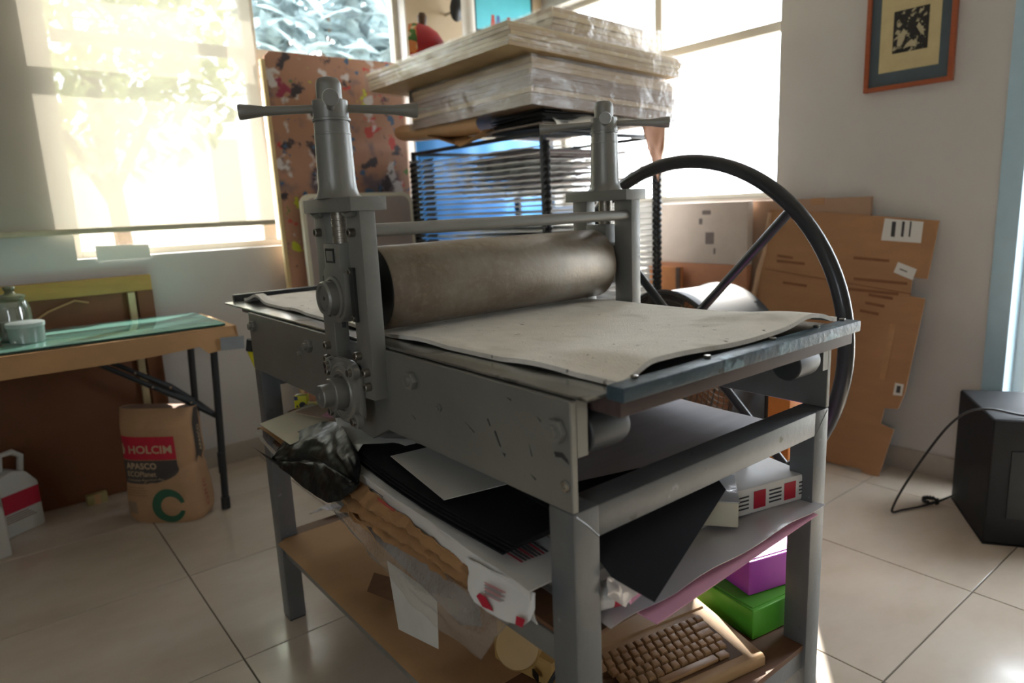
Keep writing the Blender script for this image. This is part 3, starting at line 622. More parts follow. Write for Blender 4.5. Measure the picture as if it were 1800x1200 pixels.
# right end: black card, film, book, second ream, pink sheet
tag(poly('black_card_hanging', [(.262, -1.853, .643), (.548, -1.775, .704), (.56, -1.732, .7295), (.235, -1.732, .7117), (.230, -1.80, .672)], M_blackcard, th=.0016), 'black card whose pointed corner hangs out below the end rail', 'card')
tag(poly('flat_black_card', [(.23, -1.60, .738), (.45, -1.66, .738), (.50, -1.72, .735), (.36, -1.735, .735), (.22, -1.735, .735)], M_blackcard, th=.0016), 'black card lying flat just behind the end rail', 'card')
M_film = film('white_film', 'D8D5D8', .12, .5, .2, .5, 16)
tag(sheet('plastic_film', [(.225, -1.80, .590), (.83, -1.815, .600), (.84, -1.55, .586), (.225, -1.55, .584)], M_film, th=.0008, n=(20, 10), wob=.008, wsc=10, seed=9), 'white plastic film sheet sticking out at the right end of the shelf', 'plastic sheet')
tag(sheet('pink_paper_sheet', [(.30, -1.825, .577), (.80, -1.815, .588), (.80, -1.55, .582), (.30, -1.55, .580)], M_pink, th=.0015, n=(4, 4)), 'pink paper sheet under the plastic film at the right end', 'sheet')
bk = thing('paperback_pad', 'thick white pad with plastic-covered top next to the second ream', 'pad', (.60, -1.70, .598), math.radians(38))
MB().box(-.02, .11, -.055, .055, .002, .052).build('page_block', M_cream, bk, bevel=.003)
MB().box(-.022, .112, -.057, .057, .052, .0545).build('cover', film('cover_film', 'C3CBD2', .05, .8, .15, .6, 12), bk, bevel=.001)
r2 = thing('paper_ream', 'paper ream in white wrapper with red labels beside the far right leg', 'paper ream', (.765, -1.655, .594), math.radians(-14))
MB().box(-.16, .10, -.095, .10, .002, .058).build('wrapped_block', M_wrap, r2, bevel=.006)
for x in (-.13, -.045, .035): MB().box(x, x + .03, -.0965, -.0955, .012, .048).build('red_label', M_red, r2)
for x in (-.09, -.005, .075):
    for q in range(4): MB().box(x, x + .032, -.0963, -.0955, .016 + q * .008, .019 + q * .008).build('print_line', M_ink, r2)
r3 = thing('paper_roll', 'white printed paper roll end peeking out right of the near leg', 'paper roll', (0, 0, 0))
MB().cyl((.18, -1.745, .622), (.262, -1.775, .624), .021, n=28).build('rolled_wrapper', M_wrap, r3)
MB().cyl((.252, -1.7713, .6238), (.266, -1.7765, .6241), .0214, n=28).build('red_end', M_red, r3)
for q in range(4): MB().tube([(.222 + .007 * q + .007 * math.sin(a) * 0, -1.7603 - .0026 * q - .0212 * math.cos(a) * .94, .623 + .0212 * math.sin(a)) for a in [-.5 + .2 * i for i in range(7)]], .0009, 5).build('print_line', M_ink, r3)
tag(poly('film_flap', [(.218, -1.80, .648), (.225, -1.80, .672), (.25, -1.80, .668), (.312, -1.80, .636), (.30, -1.80, .626), (.252, -1.802, .616)], M_film, th=.0008, cuts=3, wob=.006, wsc=40, seed=4, smooth=True), 'crinkled film corner hanging beside the near right leg', 'plastic sheet')
tag(poly('pink_corner', [(.257, -1.796, .633), (.273, -1.797, .608), (.32, -1.796, .618), (.29, -1.785, .635)], M_pink, th=.0015), 'pink paper corner below the hanging black card tip', 'paper')
# small things near the left leg
yb = thing('small_carton', 'small yellow carton with round picture inside the press at the left leg', 'carton', (.262, -.545, .657), math.radians(-42))
MB().box(-.018, .018, -.012, .012, 0, .046).build('carton_body', mat('yellow_carton', 'D9D21F', .5, var=.06), yb, bevel=.001)
MB().cyl((.006, -.0122, .018), (.006, -.0128, .018), .010, n=18).build('picture_disc', M_ink, yb)
MB().box(-.017, -.007, -.0126, -.0121, .033, .044).build('blue_mark', mat('blue_ink', '3D4C7E', .6), yb)
MB().prism([(-.014, .012), (-.006, .012), (-.010, .020)], 'y', -.0126, -.0121).build('warning_mark', M_ink, yb)
pn = thing('marker_pen', 'yellow marker pen with mint cap lying beside the flange bearing', 'pen', (0, 0, 0))
MB().cyl((.262, -.60, .688), (.252, -.755, .722), .0055, n=14).build('barrel', mat('yellow_plastic', 'D8CE7C', .4), pn)
MB().cyl((.252, -.755, .722), (.2495, -.80, .732), .0085, n=14).build('cap', mat('mint_plastic', '9CC3AE', .4), pn)
hn = thing('yellow_tool_handle', 'yellow and black handle poking out behind the left end of the press', 'tool', (0, 0, 0))
MB().cyl((.205, -.335, .850), (.200, -.33, .815), .014, n=16).build('grip', mat('black_rubber', '202220', .6), hn)
MB().cyl((.200, -.33, .816), (.235, -.33, .70), .011, n=16).build('shank', MATS['yellow_carton'], hn)

# ================================================================== on the bottom shelf
ZB = .273
tag(MB().grid(lambda u, v: (.152 + .50 * u, -.525 - .93 * v, ZB + .0022 + .006 * abs(wav((u * 3, v * 6, 0), 1.6, 3)) * (1 if u > .03 else .5) - (.010 if u < .02 else 0)), 20, 34).build('kraft_cover_sheet', M_kraft2, solid=-.0012), 'large brown kraft paper spread over the bottom shelf', 'kraft paper')
tag(poly('kraft_corner', [(.205, -1.00, .302), (.26, -.93, .300), (.32, -1.05, .294), (.25, -1.13, .294)], mat('kraft_dark', '7D5A3C', .8, var=.1), th=.002), 'dark brown card corner lying on the kraft paper', 'card')
tag(poly('crumpled_bag', [(.30, -.40, .268), (.33, -.46, .30), (.40, -.50, .29), (.46, -.47, .31), (.46, -.40, .27), (.38, -.36, .262)], M_film, cuts=3, wob=.014, wsc=30, seed=8, smooth=True), 'small crumpled white plastic bag behind the left legs', 'plastic bag')
# old home computer with its keys
KB = thing('computer_keyboard', 'old beige one-piece computer keyboard on the bottom shelf', 'keyboard', (.705, -1.768, ZB + .001), math.radians(-11))
M_beige = mat('aged_beige_plastic', 'B08F66', .5, var=.06, scale=4, bump=.05, bscale=300)
M_key = mat('aged_key_plastic', 'A5825C', .4, var=.08)
M_well = mat('dark_key_well', '5C4228', .6)
kw, kd = .37, .345
MB().prism([(0, 0), (0, .018), (.006, .024), (.232, .050), (.234, .0535), (kd - .01, .060), (kd, .052), (kd, 0)], 'x', -kw, 0).build('case', M_beige, KB, bevel=.004)
def top_z(y): return .024 + (y - .006) / .226 * .026
MB().add([(-kw + .028, .022, top_z(.022) + .0006), (-.040, .022, top_z(.022) + .0006), (-.040, .151, top_z(.151) + .0006), (-kw + .028, .151, top_z(.151) + .0006)], [(0, 1, 2, 3)]).build('key_well', M_well, KB, solid=.0005)
MB().prism([(.165, top_z(.165)), (.168, top_z(.165) + .004), (.226, top_z(.226) + .004), (.229, top_z(.226))], 'x', -kw + .012, -.012).build('top_strip', M_beige, KB, bevel=.001)
MB().prism([(.231, .0525), (.231, .0565), (.236, .0575), (.238, .0545)], 'x', -kw + .002, -.002).build('seam_ridge', M_beige, KB, bevel=.0008, seg=1)
keym = MB(); keym.add([(-.0092, -.0092, 0), (.0092, -.0092, 0), (.0092, .0092, 0), (-.0092, .0092, 0), (-.0068, -.0064, .008), (.0068, -.0064, .008), (.0068, .0074, .0085), (-.0068, .0074, .0085)],
                      [(3, 2, 1, 0), (4, 5, 6, 7), (0, 1, 5, 4), (1, 2, 6, 5), (2, 3, 7, 6), (3, 0, 4, 7)])
keym = keym.mesh('key', M_key, bevel=.0012)
tilt = math.atan2(.026, .226)
for rw, (y, n_, sh) in enumerate(((.138, 14, 0), (.118, 14, .005), (.098, 13, .010), (.078, 13, .005), (.058, 12, .013))):
    for k in range(n_):
        o = link('key', keym, KB); o.location = (-.052 - sh - k * .0202, y, top_z(y) + .0008); o.rotation_euler = (tilt, 0, 0)
        if rw in (1, 2) and k == 0: o.scale = (1.7, 1.08, 1); o.location.x -= .004
MB().box(-.24, -.10, .028, .0445, top_z(.036), top_z(.036) + .008).build('space_bar', M_key, KB, bevel=.002)
MB().box(-.095, -.07, .028, .0445, top_z(.036), top_z(.036) + .008).build('wide_key', M_key, KB, bevel=.002)
# two plastic tubs
def tub(name, label, loc, rz, w, d, h, m):
    t = thing(name, label, 'box', loc, rz)
    MB().add([(0, 0, 0), (w, 0, 0), (w, d, 0), (0, d, 0), (.004, .004, h), (w - .004, .004, h), (w - .004, d - .004, h), (.004, d - .004, h)], [(3, 2, 1, 0), (0, 1, 5, 4), (1, 2, 6, 5), (2, 3, 7, 6), (3, 0, 4, 7), (4, 5, 6, 7)]).build('body', m, t, bevel=.005, seg=3)
    MB().prism([(.012, .012), (w - .012, .012), (w - .012, d - .012), (.012, d - .012)], 'z', h - .001, h + .002).build('lid', m, t, bevel=.001)
    return t
tub('plastic_box', 'green plastic box under the magenta one at the far right leg', (.757, -1.707, ZB), math.radians(-9), .215, .20, .066, mat('green_plastic', '5FB83A', .4, var=.04))
tub('plastic_box', 'magenta plastic box stacked on the green one', (.800, -1.668, ZB + .0695), math.radians(-16), .205, .19, .078, mat('magenta_plastic', 'BE4EC2', .4, var=.04))
# yellowed hand tool with round housing and cord
TL = thing('hand_tool', 'yellowed plastic hand tool with round housing beside the keyboard', 'power tool', (0, 0, 0))
M_yel = mat('yellowed_plastic', 'B7955A', .45, var=.06)
MB().box(-.030, .030, -.085, .075, -.030, .028, Matrix.Translation((.345, -1.452, ZB + .033)) @ Matrix.Rotation(.18, 4, 'Z')).build('body', M_yel, TL, bevel=.010, seg=3)
MB().lathe([(.046, 0), (.047, .001), (.047, .024), (.044, .028), (.0005, .0285)], (.324, -1.452, ZB + .064), (-.74, -.50, .45), n=40).build('round_housing', M_yel, TL)
MB().box(-.024, .024, -.030, .030, -.022, .020, Matrix.Translation((.352, -1.395, ZB + .078)) @ Matrix.Rotation(.5, 4, 'Z')).build('top_housing', M_yel, TL, bevel=.006)
MB().box(-.002, .002, -.011, .011, -.008, .008, Matrix.Translation((.308, -1.515, ZB + .036)) @ Matrix.Rotation(-.25, 4, 'Z')).build('switch', mat('black_plastic', '18191A', .4), TL, bevel=.001)
MB().tube([(.33, -1.59, .40), (.31, -1.585, .365), (.285, -1.58, .335), (.262, -1.585, .315), (.245, -1.60, .30), (.25, -1.65, .285), (.30, -1.70, .282)], .0045, 8).build('cord', MATS['black_plastic'], TL)

# ================================================================== left: folding table and what is on and under it
M_blk = mat('black_powder_coat', '2A2D2F', .5, .3, var=.1)
TB = thing('folding_table', 'folding table with black tubular legs under the blind-covered window', 'table', (0, 0, 0))
ZT = .785
MB().box(-1.45, .345, .425, .945, ZT - .04, ZT).build('table_top', mat('table_plastic', 'B9B6AC', .6), TB, bevel=.006)
for y in (.50, .88):
    l = MB().tube([(.305, y, ZT - .04), (.30, y, .62), (.285, y, .3), (.272, y, .03)], .0145, 14).build('leg', M_blk, TB)
    MB().cyl((.277, y, .16), (.280, y, .25), .0165, n=16).build('leg_sleeve', M_blk, l)
    MB().cyl((.2705, y, 0), (.2725, y, .05), .0185, n=16).build('leg_cap', mat('black_rubber', '202220', .6), l)
MB().cyl((.289, .50, .40), (.289, .88, .40), .011, n=12).build('cross_bar', M_blk, TB)
for y in (.515, .865):
    b = MB().add([], []); b.tube([(-.16, y, .735), (.06, y, .578), (.19, y, .487), (.288, y, .40)], [.009, .011, .015, .010], 8)
    b = b.build('brace', M_blk, TB)
    for x, z in ((.06, .578), (.19, .487)): MB().cyl((x, y - .02, z), (x, y + .02, z), .006, n=10).build('rivet', M_screw, b)
kc = thing('kraft_table_cover', 'brown kraft paper covering the folding table and hanging over its edge', 'table cover', (0, 0, 0))
def drape(u, v):
    x = -1.46 + 1.84 * u
    low = .092 + .03 * math.sin(2.6 * u + .4) - .055 * u + .012 * math.sin(9 * u)
    return (x, .412 + .006 * math.sin(14 * u + v) - .018 * v * (1 + .4 * math.sin(7 * u)), ZT + .004 - (low if u < .93 else low + .035) * v)
MB().grid(lambda u, v: (-1.46 + 1.84 * u, .412 + .54 * v, ZT + .0035), 20, 6).build('top_sheet', M_kraft2, kc, solid=.0012)
MB().grid(drape, 60, 8).build('front_fold', M_kraft2, kc, solid=.0012)
MB().grid(lambda u, v: (.372 + .014 * v + .004 * math.sin(9 * u), .404 + .54 * u, ZT + .004 - (.085 - .045 * u) * v), 14, 5).build('end_fold', M_kraft2, kc, solid=.0012)
sheet('duct_tape', [(.305, .388, .752), (.397, .386, .747), (.392, .384, .695), (.302, .386, .70)], mat('grey_duct_tape', '8E9498', .4, .2), th=.001, n=(4, 4), wob=.004, wsc=30, parent=kc)
GL = thing('glass_slab', 'green-edged glass sheet lying on the kraft-covered table', 'glass sheet', (0, 0, 0))
def glass_slab():
    s = N('green_glass'); s.p.inputs['Base Color'].default_value = (*srgb('7FB7A8'), 1); s.p.inputs['Roughness'].default_value = .04
    s.p.inputs['Specular IOR Level'].default_value = .8; s.p.inputs['Coat Weight'].default_value = .6; s.p.inputs['Coat Roughness'].default_value = .03
    return s.m
MB().box(-1.35, .345, .44, .925, ZT + .006, ZT + .0165).build('slab', glass_slab(), GL, bevel=.0015)
MB().box(-1.35, .3451, .4396, .4402, ZT + .007, ZT + .0125).build('cut_edge', mat('dark_glass_edge', '12332D', .2), GL)
ZG = ZT + .017
jr = thing('glass_jar', 'clear glass jar with lid standing on the table by the plastic tub', 'jar', (-.33, .72, ZG))
MB().lathe([(.05, 0), (.056, .006), (.057, .115), (.048, .145), (.036, .152)], (0, 0, 0), (0, 0, 1), n=28).build('jar_body', film('jar_glass', '7D8B78', .45, .5, .08, .1, 8), jr)
MB().lathe([(.05, .002), (.053, .006), (.053, .07), (.0005, .072)], (0, 0, 0), (0, 0, 1), n=24).build('contents', mat('murky_fluid', '5C6453', .4), jr)
MB().lathe([(.043, .152), (.047, .156), (.047, .166), (.018, .174), (.014, .182), (.020, .194), (.018, .2), (.0005, .202)], (0, 0, 0), (0, 0, 1), n=24).build('jar_lid', mat('olive_glass_lid', '6E735A', .25), jr)
tbq = thing('plastic_tub', 'translucent plastic tub with white lid in front of the jar', 'tub', (-.305, .60, ZG))
MB().lathe([(.050, 0), (.054, .004), (.058, .062)], (0, 0, 0), (0, 0, 1), n=28).build('tub_body', film('tub_plastic', 'AEBEB9', .2, .4, .2, .1, 8), tbq)
MB().lathe([(.060, .060), (.061, .063), (.061, .074), (.056, .077), (.0005, .077)], (0, 0, 0), (0, 0, 1), n=28).build('tub_lid', mat('milky_lid', 'BCC9C8', .4), tbq)
# framed wooden panel leaning on the wall behind the table
M_gold = mat('sunlit_ochre_wood', 'A68241', .55, var=.12, scale=5, stretch=(1, 1, 6))  # yellowish wood, its sunlit gold put into the colour
M_panel = mat('brown_panel', '6E4426', .6, var=.12, scale=4)
PN = thing('wood_board', 'framed brown wooden panel leaning on the wall behind the table', 'panel', (0, 1.018, 0))
MB().box(-1.6, .205, .012, .03, 0, .985).build('panel_board', M_panel, PN, bevel=.002)
MB().box(-1.6, .205, -.008, .012, .915, .985).build('top_rail', M_gold, PN, bevel=.002)
MB().box(.14, .205, -.008, .012, 0, .915).build('stile', M_panel, PN, bevel=.002)
MB().box(.102, .130, -.014, .0115, .02, .912).build('batten', mat('pale_batten', 'B2A27C', .6), PN, bevel=.002)
MB().tube([(-.30, -.004, .80), (-.2, -.006, .865), (-.1, -.006, .90), (-.05, -.004, .885)], .004, 6).build('loose_cord', M_kraft2, PN)
sb = thing('small_package', 'small yellowish package on the floor against the wooden panel', 'package', (-.145, .975, 0), .1)
MB().box(-.04, .04, -.016, .016, 0, .046).build('package_box', mat('pale_yellow_card', '9E9160', .6), sb, bevel=.003)
MB().box(-.012, .012, -.0168, -.016, .0, .046).build('package_tape', M_kraft2, sb)
# cement sack
SK = thing('cement_sack', 'brown paper cement sack with red and grey print standing on the floor', 'sack', (.085, .60, 0), math.radians(-44))
M_sack = mat('sack_paper', 'B08C69', .7, var=.1, scale=8, bump=.5, bscale=13)
SW, SD, SH = .300, .175, .475
def sack_pt(a, z, off=0.0):
    """a: angle round the sack, z: 0..1 height"""
    w = SW / 2 * (1.06 - .03 * z + .055 * math.exp(-((z - .12) / .16) ** 2)); d = SD / 2 * (1.0 - .05 * z + .12 * math.exp(-((z - .18) / .2) ** 2))
    if z > .86: d *= 1 - .55 * ((z - .86) / .14); w *= 1 + .05 * ((z - .86) / .14)
    if z < .06: k = .90 + .10 * math.sqrt(max(0, z / .06)); w *= k; d *= k
    n_ = 3.2; c, s_ = math.cos(a), math.sin(a)
    r = 1 / ((abs(c) ** n_ + abs(s_) ** n_) ** (1 / n_))
    fold = .010 * math.exp(-((z - .38 - .16 * c) / .035) ** 2) * (1 if c > -.2 else 0)
    k = 1 + (off / .1)
    x, y = w * c * r, d * s_ * r
    nrm = Vector((c, s_ * SW / SD, 0)).normalized()
    lump = .004 * wav((x * 8, y * 8, z * 4), 1.5, 3) - fold + off
    return (x + nrm.x * lump, y + nrm.y * lump, z * SH)
MB().grid(lambda u, v: sack_pt(2 * PI * u, v), 72, 44, wrap=True).add([(0, 0, .002)], []).build('sack_body', M_sack, SK)
MB().grid(lambda u, v: tuple(Vector(sack_pt(2 * PI * u, .995)) * 1 if v == 0 else Vector((sack_pt(2 * PI * u, 1)[0] * (1 - .5 * v), sack_pt(2 * PI * u, 1)[1] * (1 - v), SH - .004 + .006 * v))), 48, 3, wrap=True).build('sack_top', mat('sack_top_paper', '9A8478', .7, var=.15, scale=12), SK)
def front_a(f):               # f -1..1 across the front face -> angle
    return -PI / 2 + f * .98
def front(f, z, off=.0015):   # linear in x across the front
    x = f * SW / 2
    lo, hi = -PI + .02, -.02
    for _ in range(28):
        m_ = (lo + hi) / 2
        if sack_pt(m_, z)[0] < x: lo = m_
        else: hi = m_
    return sack_pt((lo + hi) / 2, z, off)
def patch(name, f0, f1, z0, z1, m, nu=16, nv=10, off=.0015, cut=None):
    def fn(u, v):
        z = z0 + (z1 - z0) * v; g = f0 + (f1 - f0) * u
        if cut: g = f0 + (f1 - f0) * (u * cut(v))
        return front(g, z, off)
    return MB().grid(fn, nu, nv).build(name, m, SK)
M_sred = mat('sack_red_print', 'BE1E38', .6, var=.05); M_sgrey = mat('sack_grey_print', '47423F', .6, var=.08); M_slet = mat('sack_letter', 'C2A98A', .6); M_sgreen = mat('sack_green_print', '2F5E46', .6)
patch('red_block', -.92, .66, .575, .78, M_sred)
patch('grey_block', -.92, .66, .365, .57, M_sgrey, cut=lambda v: 1 - .42 * max(0, 1 - v / .55) ** 2.2)
def lett(txt, f0, z0, size, width, m, bold=.0004, name='lettering'):
    text_on(name, txt, size, lambda x, y: front(f0 + x / (SW / 2), z0 + y / SH, .0032), m, SK, bold, width)
lett('HOLCIM', -.66, .635, .046, .185, M_slet, .001)
lett('APASCO', -.80, .495, .036, .135, M_slet, .0008)
lett('ECOPlanet', -.80, .428, .030, .13, M_slet, .0003)
lett('Cemento Premium Plus', -.80, .388, .013, .16, M_slet, 0)
MB().grid(lambda u, v: front(-.90 + .11 * u * (.35 + .65 * abs(math.sin(3 * v + .4))), .62 + .09 * v, .0032), 4, 10).build('print_mark', M_slet, SK)
for k in range(4):
    patch('print_line', -.86, -.30 + .06 * (k % 2), .325 - .022 * k, .331 - .022 * k, mat('sack_brown_print', '8C6B48', .7), 8, 1)
patch('print_block', -.88, -.60, .09, .20, mat('sack_dull_print', '8F7A66', .7), 6, 4)
rg = []
def ring(u, v):
    a = .2 + 5.75 * u; r0, r1 = .064, .050 - .022 * math.sin(PI * u)
    r = r0 + (r1 - r0) * v
    return front((.045 + r * 1.05 * math.cos(a)) / (SW / 2) + .02, .165 + r * 1.15 * math.sin(a) / SH, .0025)
MB().grid(ring, 40, 3).build('green_ring', M_sgreen, SK)
def side(t, z, off=.0022):    # t -1..1 across the right side
    return sack_pt(t * .72 - .12, z, off)
MB().grid(lambda u, v: side(-.30 + .75 * u, .55 + .44 * v - (.05 * (2 * u - 1) ** 2 if v < .1 else 0)), 10, 16).build('side_block', M_sgrey, SK)
text_on('lettering', 'APASCO', .035, lambda x, y: side(.28 - y * 14 * .75, .60 + x / SH, .004), M_slet, SK, .0006, .11)
text_on('lettering', 'GRIS', .035, lambda x, y: side(.1 - y * 10, .10 + x / SH, .004), mat('sack_faded_red', 'A2544C', .7), SK, 0, .12)
# two white jugs at the left edge
def jug(label, loc, rz, k, lab):
    j = thing('plastic_jug', label, 'jug', loc, rz)
    m = mat('white_jug_plastic', 'BDBDB8', .45, var=.03)
    MB().prism([(-.08, 0), (.08, 0), (.08, .19), (.04, .245), (-.01, .265), (-.08, .25)], 'y', -.055, .055).build('jug_body', m, j, bevel=.012, seg=3)
    MB().tube([(.05, 0, .235), (.062, 0, .30), (.03, 0, .325), (-.02, 0, .325), (-.03, 0, .26)], .013, 10).build('jug_handle', m, j)
    MB().cyl((-.055, 0, .25), (-.055, 0, .29), .022, n=18).build('jug_cap', m, j, bevel=.002)
    if lab:
        MB().box(-.074, .074, -.0566, -.055, .10, .175).build('red_label', M_red, j)
        for q in range(4): MB().box(-.07, .05 - .01 * q, -.0566, -.055, .06 + .009 * q, .064 + .009 * q).build('print_line', MATS['sack_dull_print'], j)
    return j
jug('white plastic jug with red label beside the wooden panel', (-.44, .90, 0), math.radians(32), 1, True)
jug('white plastic jug cut off at the left picture edge, nearest the camera', (-.56, .665, 0), math.radians(15), 1, False)

# ================================================================== back: painted board, grey table top, drying rack
M_palette = stained('paint_spattered_wood', 'A87D64', [('6B5C60', 4, .56, .08), ('B8463A', 9, .63, .03), ('C9C3C0', 8, .61, .05), ('B9BE33', 6, .66, .02), ('3D3438', 10, .585, .05), ('8E3148', 7, .63, .04), ('41607E', 13, .65, .03), ('5E7A3A', 10, .67, .03)], rough=.7, var=.08, scale=3, bump=.15)
pb = thing('painted_board', 'paint-spattered wooden board standing before the window', 'board', (0, .94, 0), rot=(math.radians(-2.2), 0, 0))
MB().prism([(.835, 0), (1.575, 0), (1.575, 1.985), (1.555, 2.01), (.86, 2.005), (.835, 1.98)], 'y', 0, .022).build('board_face', M_palette, pb, bevel=.003)
MB().box(.815, .8345, -.002, .024, .01, 1.965).build('board_edge', mat('bare_pine_edge', 'C9B07F', .7, var=.1, scale=4), pb, bevel=.003)
gt = thing('board', 'grey board with a cream rounded edge leaning before the painted board', 'board', (0, .87, 0), rot=(math.radians(-2.2), 0, 0))
def rrect(x0, x1, z0, z1, r):
    p = [(x0, z0), (x1, z0)]
    for cx, cz, a0 in ((x1 - r, z1 - r, 0), (x0 + r, z1 - r, PI / 2)): p += [(cx + r * math.cos(a0 + PI / 2 * k / 6), cz + r * math.sin(a0 + PI / 2 * k / 6)) for k in range(7)]
    return p
MB().prism(rrect(.905, 1.54, 0, 1.32, .05), 'y', 0, .03).build('edge_band', mat('cream_edge_band', 'CFCBB6', .5, var=.03), gt, bevel=.004)
MB().prism(rrect(.925, 1.52, .02, 1.30, .045), 'y', -.002, .0).build('board_face', mat('mauve_grey_laminate', '9D928C', .55, var=.05), gt)
# drying rack
RX0, RX1, RY0, RY1 = 1.575, 2.31, -.15, .93
RK = thing('drying_rack', 'black metal print-drying rack with many wire shelves in the corner', 'rack', (0, 0, 0))
M_rack = mat('rack_black_metal', '26282B', .45, .4, var=.12)
nS, zr0, dz = 33, .56, .0283
springs = []
for k in range(nS * 2 + 1): springs += [(.011 if k % 2 else .018, zr0 - .01 + k * dz / 2)]
for x, y in ((RX0, RY0), (RX1, RY0), (RX0, RY1), (RX1, RY1)):
    p_ = MB().box(x - .011, x + .011, y - .011, y + .011, .02, 1.53).build('post', M_rack, RK, bevel=.002)
    MB().lathe(springs, (x, y - .022 if y < 0 else y + .022, 0), (0, 0, 1), n=12).build('spring_column', M_rack, p_)
    MB().cyl((x, y, 0), (x, y, .02), .02, n=14).build('foot', M_rack, p_)
for y in (RY0, RY1):
    for z in (.08, 1.518): MB().box(RX0 + .011, RX1 - .011, y - .009, y + .009, z - .009, z + .009).build('cross_tube', M_rack, RK, bevel=.002)
for x in (RX0, RX1):
    for z in (.08, 1.518): MB().box(x - .009, x + .009, RY0 + .011, RY1 - .011, z - .009, z + .009).build('cross_tube', M_rack, RK, bevel=.002)
sh = MB()
for x in (RX0 + .014, RX1 - .014): sh.box(x - .003, x + .003, RY0, RY1, -.003, .003)
for k in range(9):
    y = RY0 + .004 + (RY1 - RY0 - .008) * k / 8; sh.box(RX0 + .014, RX1 - .014, y - .0018, y + .0018, -.0018, .0018)
for k in range(1, 7):
    x = RX0 + .014 + (RX1 - RX0 - .028) * k / 7; sh.box(x - .0015, x + .0015, RY0, RY1, -.0015, .0015)
sh = sh.mesh('wire_shelf', mat('galvanised_wire', 'DEDEDA', .5, 0, var=.06), smooth=False)
louv = MB().add([(-.012, -.10, -.007), (-.012, 0, -.007), (.006, 0, .007), (.006, -.10, .007)], [(0, 1, 2, 3)]).mesh('shelf_end', mat('rack_grey_metal', '6A675F', .5, .3, var=.15), solid=.002, smooth=False)
for k in range(nS):
    z = zr0 + k * dz
    o = link('wire_shelf', sh, RK); o.location = (0, 0, z)
    e = link('shelf_end', louv, RK); e.location = (RX0 - .012, RY1 + .01, z + .008)
    e = link('shelf_end', louv, RK); e.location = (RX0 - .012, RY1 - .12, z + .008)
# sheets drying on the shelves
rnd = random.Random(11)
cols = [('print_paper_white', 'D8D5CE'), ('print_paper_cream', 'C9B99B'), ('print_paper_tan', 'A98B6C'), ('print_paper_grey', '8E8A86'), ('print_paper_mauve', 'B5A3A6')]
cn = {'print_paper_white': 'white', 'print_paper_cream': 'cream', 'print_paper_tan': 'tan', 'print_paper_grey': 'grey', 'print_paper_mauve': 'mauve'}
for k in range(7, nS):
    nm, cc = cols[rnd.choice((0, 0, 0, 0, 1, 2, 3, 4))]
    z = zr0 + k * dz + .0025; x0 = RX0 + rnd.uniform(-.01, .09); y0 = RY0 + rnd.uniform(-.03, .22); y1 = RY1 - rnd.uniform(.16, .5); x1 = RX1 - rnd.uniform(.02, .3)
    sag = rnd.uniform(.001, .006)
    o = sheet('drying_sheet', [(x0, y0, z), (x0, y1, z), (x1, y1, z), (x1, y0, z)], mat(nm, cc, .8, var=.06), th=.0012, n=(8, 6), f=lambda u, v: (0, 0, sag * abs(math.sin(9 * u + k)) * (1 - v)))
    tag(o, cn[nm] + ' paper sheet on the ' + ORD[nS - 1 - k] + ' wire shelf from the top of the rack', 'sheet', 'sheets drying in the rack')
tag(sheet('brown_sheet', [(1.47, .76, 1.325), (1.47, .42, 1.322), (1.75, .40, 1.326), (1.75, .74, 1.328)], M_kraft2, th=.0015, n=(4, 4)), 'brown sheet sticking out of the left side of the drying rack', 'sheet')
bs = sheet('blue_tarpaulin', [(1.66, 1.015, .35), (2.62, 1.015, .35), (2.62, 1.035, 1.62), (1.66, 1.035, 1.62)], mat('bright_blue_plastic', '5AAEFF', .45, var=.06, scale=3), th=.004, n=(20, 10), f=lambda u, v: (0, -.012 * abs(math.sin(14 * u)), 0))
tag(bs, 'bright blue plastic sheet hanging on the wall behind the drying rack', 'tarpaulin')
# packages on top of the rack
M_wood1 = mat('pale_board', 'AE9670', .6, var=.16, scale=6, stretch=(1, 1, 30)); M_wood2 = mat('brownish_board', '7D6752', .6, var=.16, scale=6, stretch=(1, 1, 30)); M_wood3 = mat('cream_board', 'C2AE84', .6, var=.1, scale=5, stretch=(1, 1, 30))
M_shrink = film('shrink_wrap', 'CFC6BE', .86, .28, .2, .9, 16, .2)
def package(label, x0, x1, y0, y1, z0, z1, n, mats, tilt, seed):
    P_ = thing('wrapped_board_stack', label, 'package', (x0, y0, z0), 0, rot=(0, tilt, 0)); rd = random.Random(seed)
    h = (z1 - z0) / n
    for k in range(n):
        a, b, c, d = [rd.uniform(0, .018) for _ in range(4)]
        MB().box(a, x1 - x0 - b, c, y1 - y0 - d, k * h + .0008, (k + 1) * h - .0008).build('board', mats[rd.randrange(len(mats))], P_, bevel=.0015, seg=1)
    w_, d_ = x1 - x0, y1 - y0; e = .004
    def wrapf(u, v):
        per = [(-e, -e), (w_ + e, -e), (w_ + e, d_ + e), (-e, d_ + e)]; t = u * 4; i = int(t) % 4; f = t - int(t)
        p = lerp(per[i], per[(i + 1) % 4], f)
        return (p[0] + .006 * wav((u * 30, v * 2, seed), 1.3), p[1] + .006 * wav((u * 30, v * 2, seed + 4), 1.3), -.004 + (z1 - z0 + .008) * v)
    MB().grid(wrapf, 120, 6, wrap=True).build('plastic_wrap', M_shrink, P_)
    return P_
package('plastic-wrapped stack of brown boards, lower of the two big packages on the rack', 1.43, 2.35, -.255, .70, 1.615, 1.80, 8, [M_wood2, M_wood1, M_wood2], math.radians(2.5), 3)
package('wide pale board package lying on top of the lower wrapped stack', 1.30, 2.36, -.285, .90, 1.822, 1.91, 5, [M_wood3, M_wood1, M_wood1], math.radians(2.5), 5)
